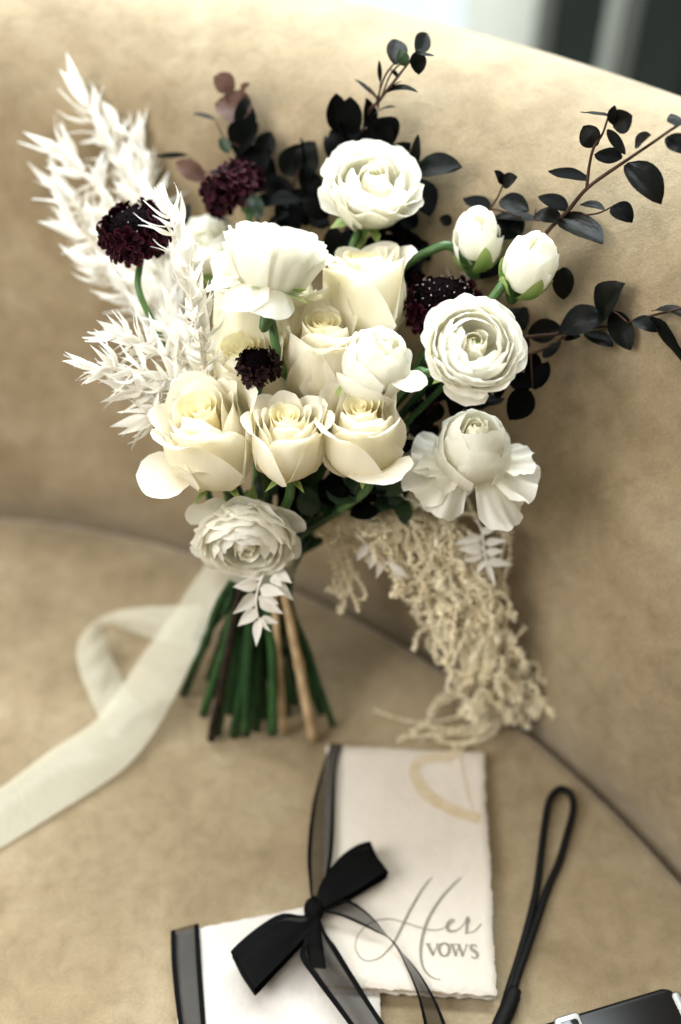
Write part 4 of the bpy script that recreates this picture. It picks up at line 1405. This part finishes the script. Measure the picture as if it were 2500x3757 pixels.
    for i in range(9):
        for j in range(12):
            a, b = math.pi * i / 8, 2 * math.pi * j / 12
            q = Vector((math.sin(a) * math.cos(b) * .0072, math.cos(a) * .0088, math.sin(a) * math.sin(b) * .0048))
            q *= 1 + .18 * noise.noise(q * 300)
            V.append(q)
            UV.append([.05, i / 8])
    for i in range(8):
        for j in range(12):
            F.append((i * 12 + j, i * 12 + (j + 1) % 12, (i + 1) * 12 + (j + 1) % 12, (i + 1) * 12 + j))
    k = link('knot', mesh('knot', V, F, M['organza_dense'], UV), t)
    k.location = H_(724, 2104, .008) - org

    def loop(e0, e1, nm, seed):
        """doubled loop of ribbon: edge lines out to the fold and back underneath"""
        a = [H_(*q) for q in e0] + [H_(e0[-1][0], e0[-1][1], e0[-1][2] - .007)] + [H_(q[0], q[1], max(.002, q[2] - .010)) for q in e0[::-1]]
        b = [H_(*q) for q in e1] + [H_(e1[-1][0], e1[-1][1], e1[-1][2] - .007)] + [H_(q[0], q[1], max(.002, q[2] - .010)) for q in e1[::-1]]
        strip(a, b, nm, M['organza_dense'], t, org, 6, 8, .0006, seed=seed, ripple=.0012)
    loop([(726, 2096, .010), (738, 2055, .014), (775, 2005, .017), (815, 1975, .018), (850, 1960, .016)],
         [(734, 2108, .010), (772, 2092, .013), (820, 2070, .015), (858, 2048, .016), (890, 2028, .015)], 'loop', 1)
    loop([(722, 2100, .010), (700, 2124, .012), (650, 2126, .016), (590, 2164, .018), (538, 2206, .015)],
         [(726, 2118, .010), (716, 2156, .012), (680, 2200, .014), (635, 2250, .016), (592, 2293, .014)], 'loop', 2)
    # tails
    strip([H_(732, 2090, .010), H_(778, 2086, .012), H_(815, 2094, .012), H_(860, 2128, .010), H_(905, 2178, .006), H_(955, 2230, .004), H_(1000, 2300, .003), H_(1044, 2400, .0)],
          [H_(730, 2112, .010), H_(775, 2120, .010), H_(815, 2134, .009), H_(860, 2152, .007), H_(900, 2172, .005), H_(932, 2225, .003), H_(962, 2300, .003), H_(984, 2400, .0)], 'tail', M['organza'], t, org, 9, 10, .0008, seed=5, ripple=.0008)
    strip([H_(716, 2118, .010), H_(702, 2180, .012), H_(692, 2218, .012), H_(722, 2262, .010), H_(770, 2322, .007), H_(830, 2400, .004)],
          [H_(734, 2116, .010), H_(750, 2158, .010), H_(778, 2196, .008), H_(812, 2248, .006), H_(856, 2318, .004), H_(912, 2400, .003)], 'tail', M['organza'], t, org, 9, 10, .001, seed=6, ripple=.001)
    strip([H_(708, 2120, .009), H_(704, 2170, .011), H_(712, 2240, .009)], [H_(736, 2118, .009), H_(742, 2170, .010), H_(752, 2242, .009)], 'tail_end', M['organza_dense'], t, org, 8, 6, .001, seed=7)


books()


# ------------------------------------------------------------------ wrist cord and pocket camera
def wrist_cord():
    org = S(1160, 2330, .004)
    t = thing('wrist_cord', org, 'black cord wrist strap looped on the seat right of the books', 'strap')
    pts = [(1158, 2322, .006), (1172, 2276, .005), (1196, 2200, .004), (1218, 2120, .004), (1236, 2040, .004), (1246, 1960, .004), (1255, 1890, .005), (1266, 1840, .006), (1290, 1815, .006), (1314, 1828, .006),
           (1320, 1862, .006), (1306, 1918, .005), (1288, 1980, .004), (1262, 2040, .004), (1238, 2110, .005), (1214, 2180, .006), (1188, 2255, .006), (1176, 2320, .006)]
    cr = cat_rom([S(*q) - org for q in pts], 8)
    V, F, UV = tube(cr, .0027, 9)
    link('cord', mesh('cord', V, F, M['cord'], UV), t)
    cr = cat_rom([S(*q) - org for q in [(1186, 2276, .006), (1170, 2318, .006), (1150, 2362, .006), (1136, 2400, .006)]], 6)
    V, F, UV = tube(cr, [.0052 - .0008 * (i < 2) for i in range(len(cr))], 10)
    link('clasp', mesh('clasp', V, F, M['cord'], UV), t)


wrist_cord()


def pocket_camera():
    z = .028
    a, b = S(1240, 2358, z), S(1538, 2268, z)
    ex = (b - a)
    ex.z = 0
    ex.normalize()
    ey = Vector((-ex.y, ex.x, 0))
    org = Vector((b.x, b.y, 0))
    t = thing('pocket_camera', org, 'black pocket camera with a silver rim in the bottom right corner', 'camera')
    t.rotation_euler = (0, 0, math.atan2(ex.y, ex.x))
    # body runs along -x from its far right corner, towards the viewer along -y
    L, W_, R_ = .112, .060, .009

    def slab(x0, x1, y0, y1, z0, z1, r, mat, nm, bev=.002):
        ring = []
        for cx_, cy_, a0 in ((x1 - r, y1 - r, 0), (x0 + r, y1 - r, 90), (x0 + r, y0 + r, 180), (x1 - r, y0 + r, 270)):
            for q in range(7):
                an = R(a0 + q * 15)
                ring.append((cx_ + r * math.cos(an), cy_ + r * math.sin(an), math.cos(an), math.sin(an)))
        V, F = [], []
        for ins, zz in ((bev, z0), (0, z0 + bev), (0, z1 - bev), (bev * .3, z1 - bev * .3), (bev, z1)):
            for x, y, nx, ny in ring:
                V.append((x - nx * ins, y - ny * ins, zz))
        m = len(ring)
        for s in range(4):
            for i in range(m):
                F.append((s * m + i, s * m + (i + 1) % m, (s + 1) * m + (i + 1) % m, (s + 1) * m + i))
        F.append(tuple(range(m - 1, -1, -1)))
        F.append(tuple(4 * m + i for i in range(m)))
        return link(nm, mesh(nm, V, F, mat), t)
    slab(-L, .0035, -W_, .0, .001, z, R_, M['cam_black'], 'body')
    slab(-L - .001, .0050, -W_ - .001, -.0006, .004, z - .0045, R_, M['chrome'], 'rim', .0015)
    slab(-.0012, .0056, -W_ + .004, -.004, .006, z + .0006, .003, M['chrome'], 'side_trim', .0015)
    q = S(1308, 2350, z + .003) - org
    u, v = q.x * ex.x + q.y * ex.y, q.x * ey.x + q.y * ey.y
    slab(u - .0085, u + .0085, v - .022, v + .004, z - .001, z + .0032, .003, M['chrome'], 'viewfinder', .001)
    slab(u - .006, u + .006, v - .020, v + .0005, z + .0027, z + .0037, .002, M['glass_dark'], 'lens_window', .0004)
    slab(-.030, -.018, -.040, -.028, z - .001, z + .0022, .0055, M['chrome'], 'shutter_button', .0008)


pocket_camera()
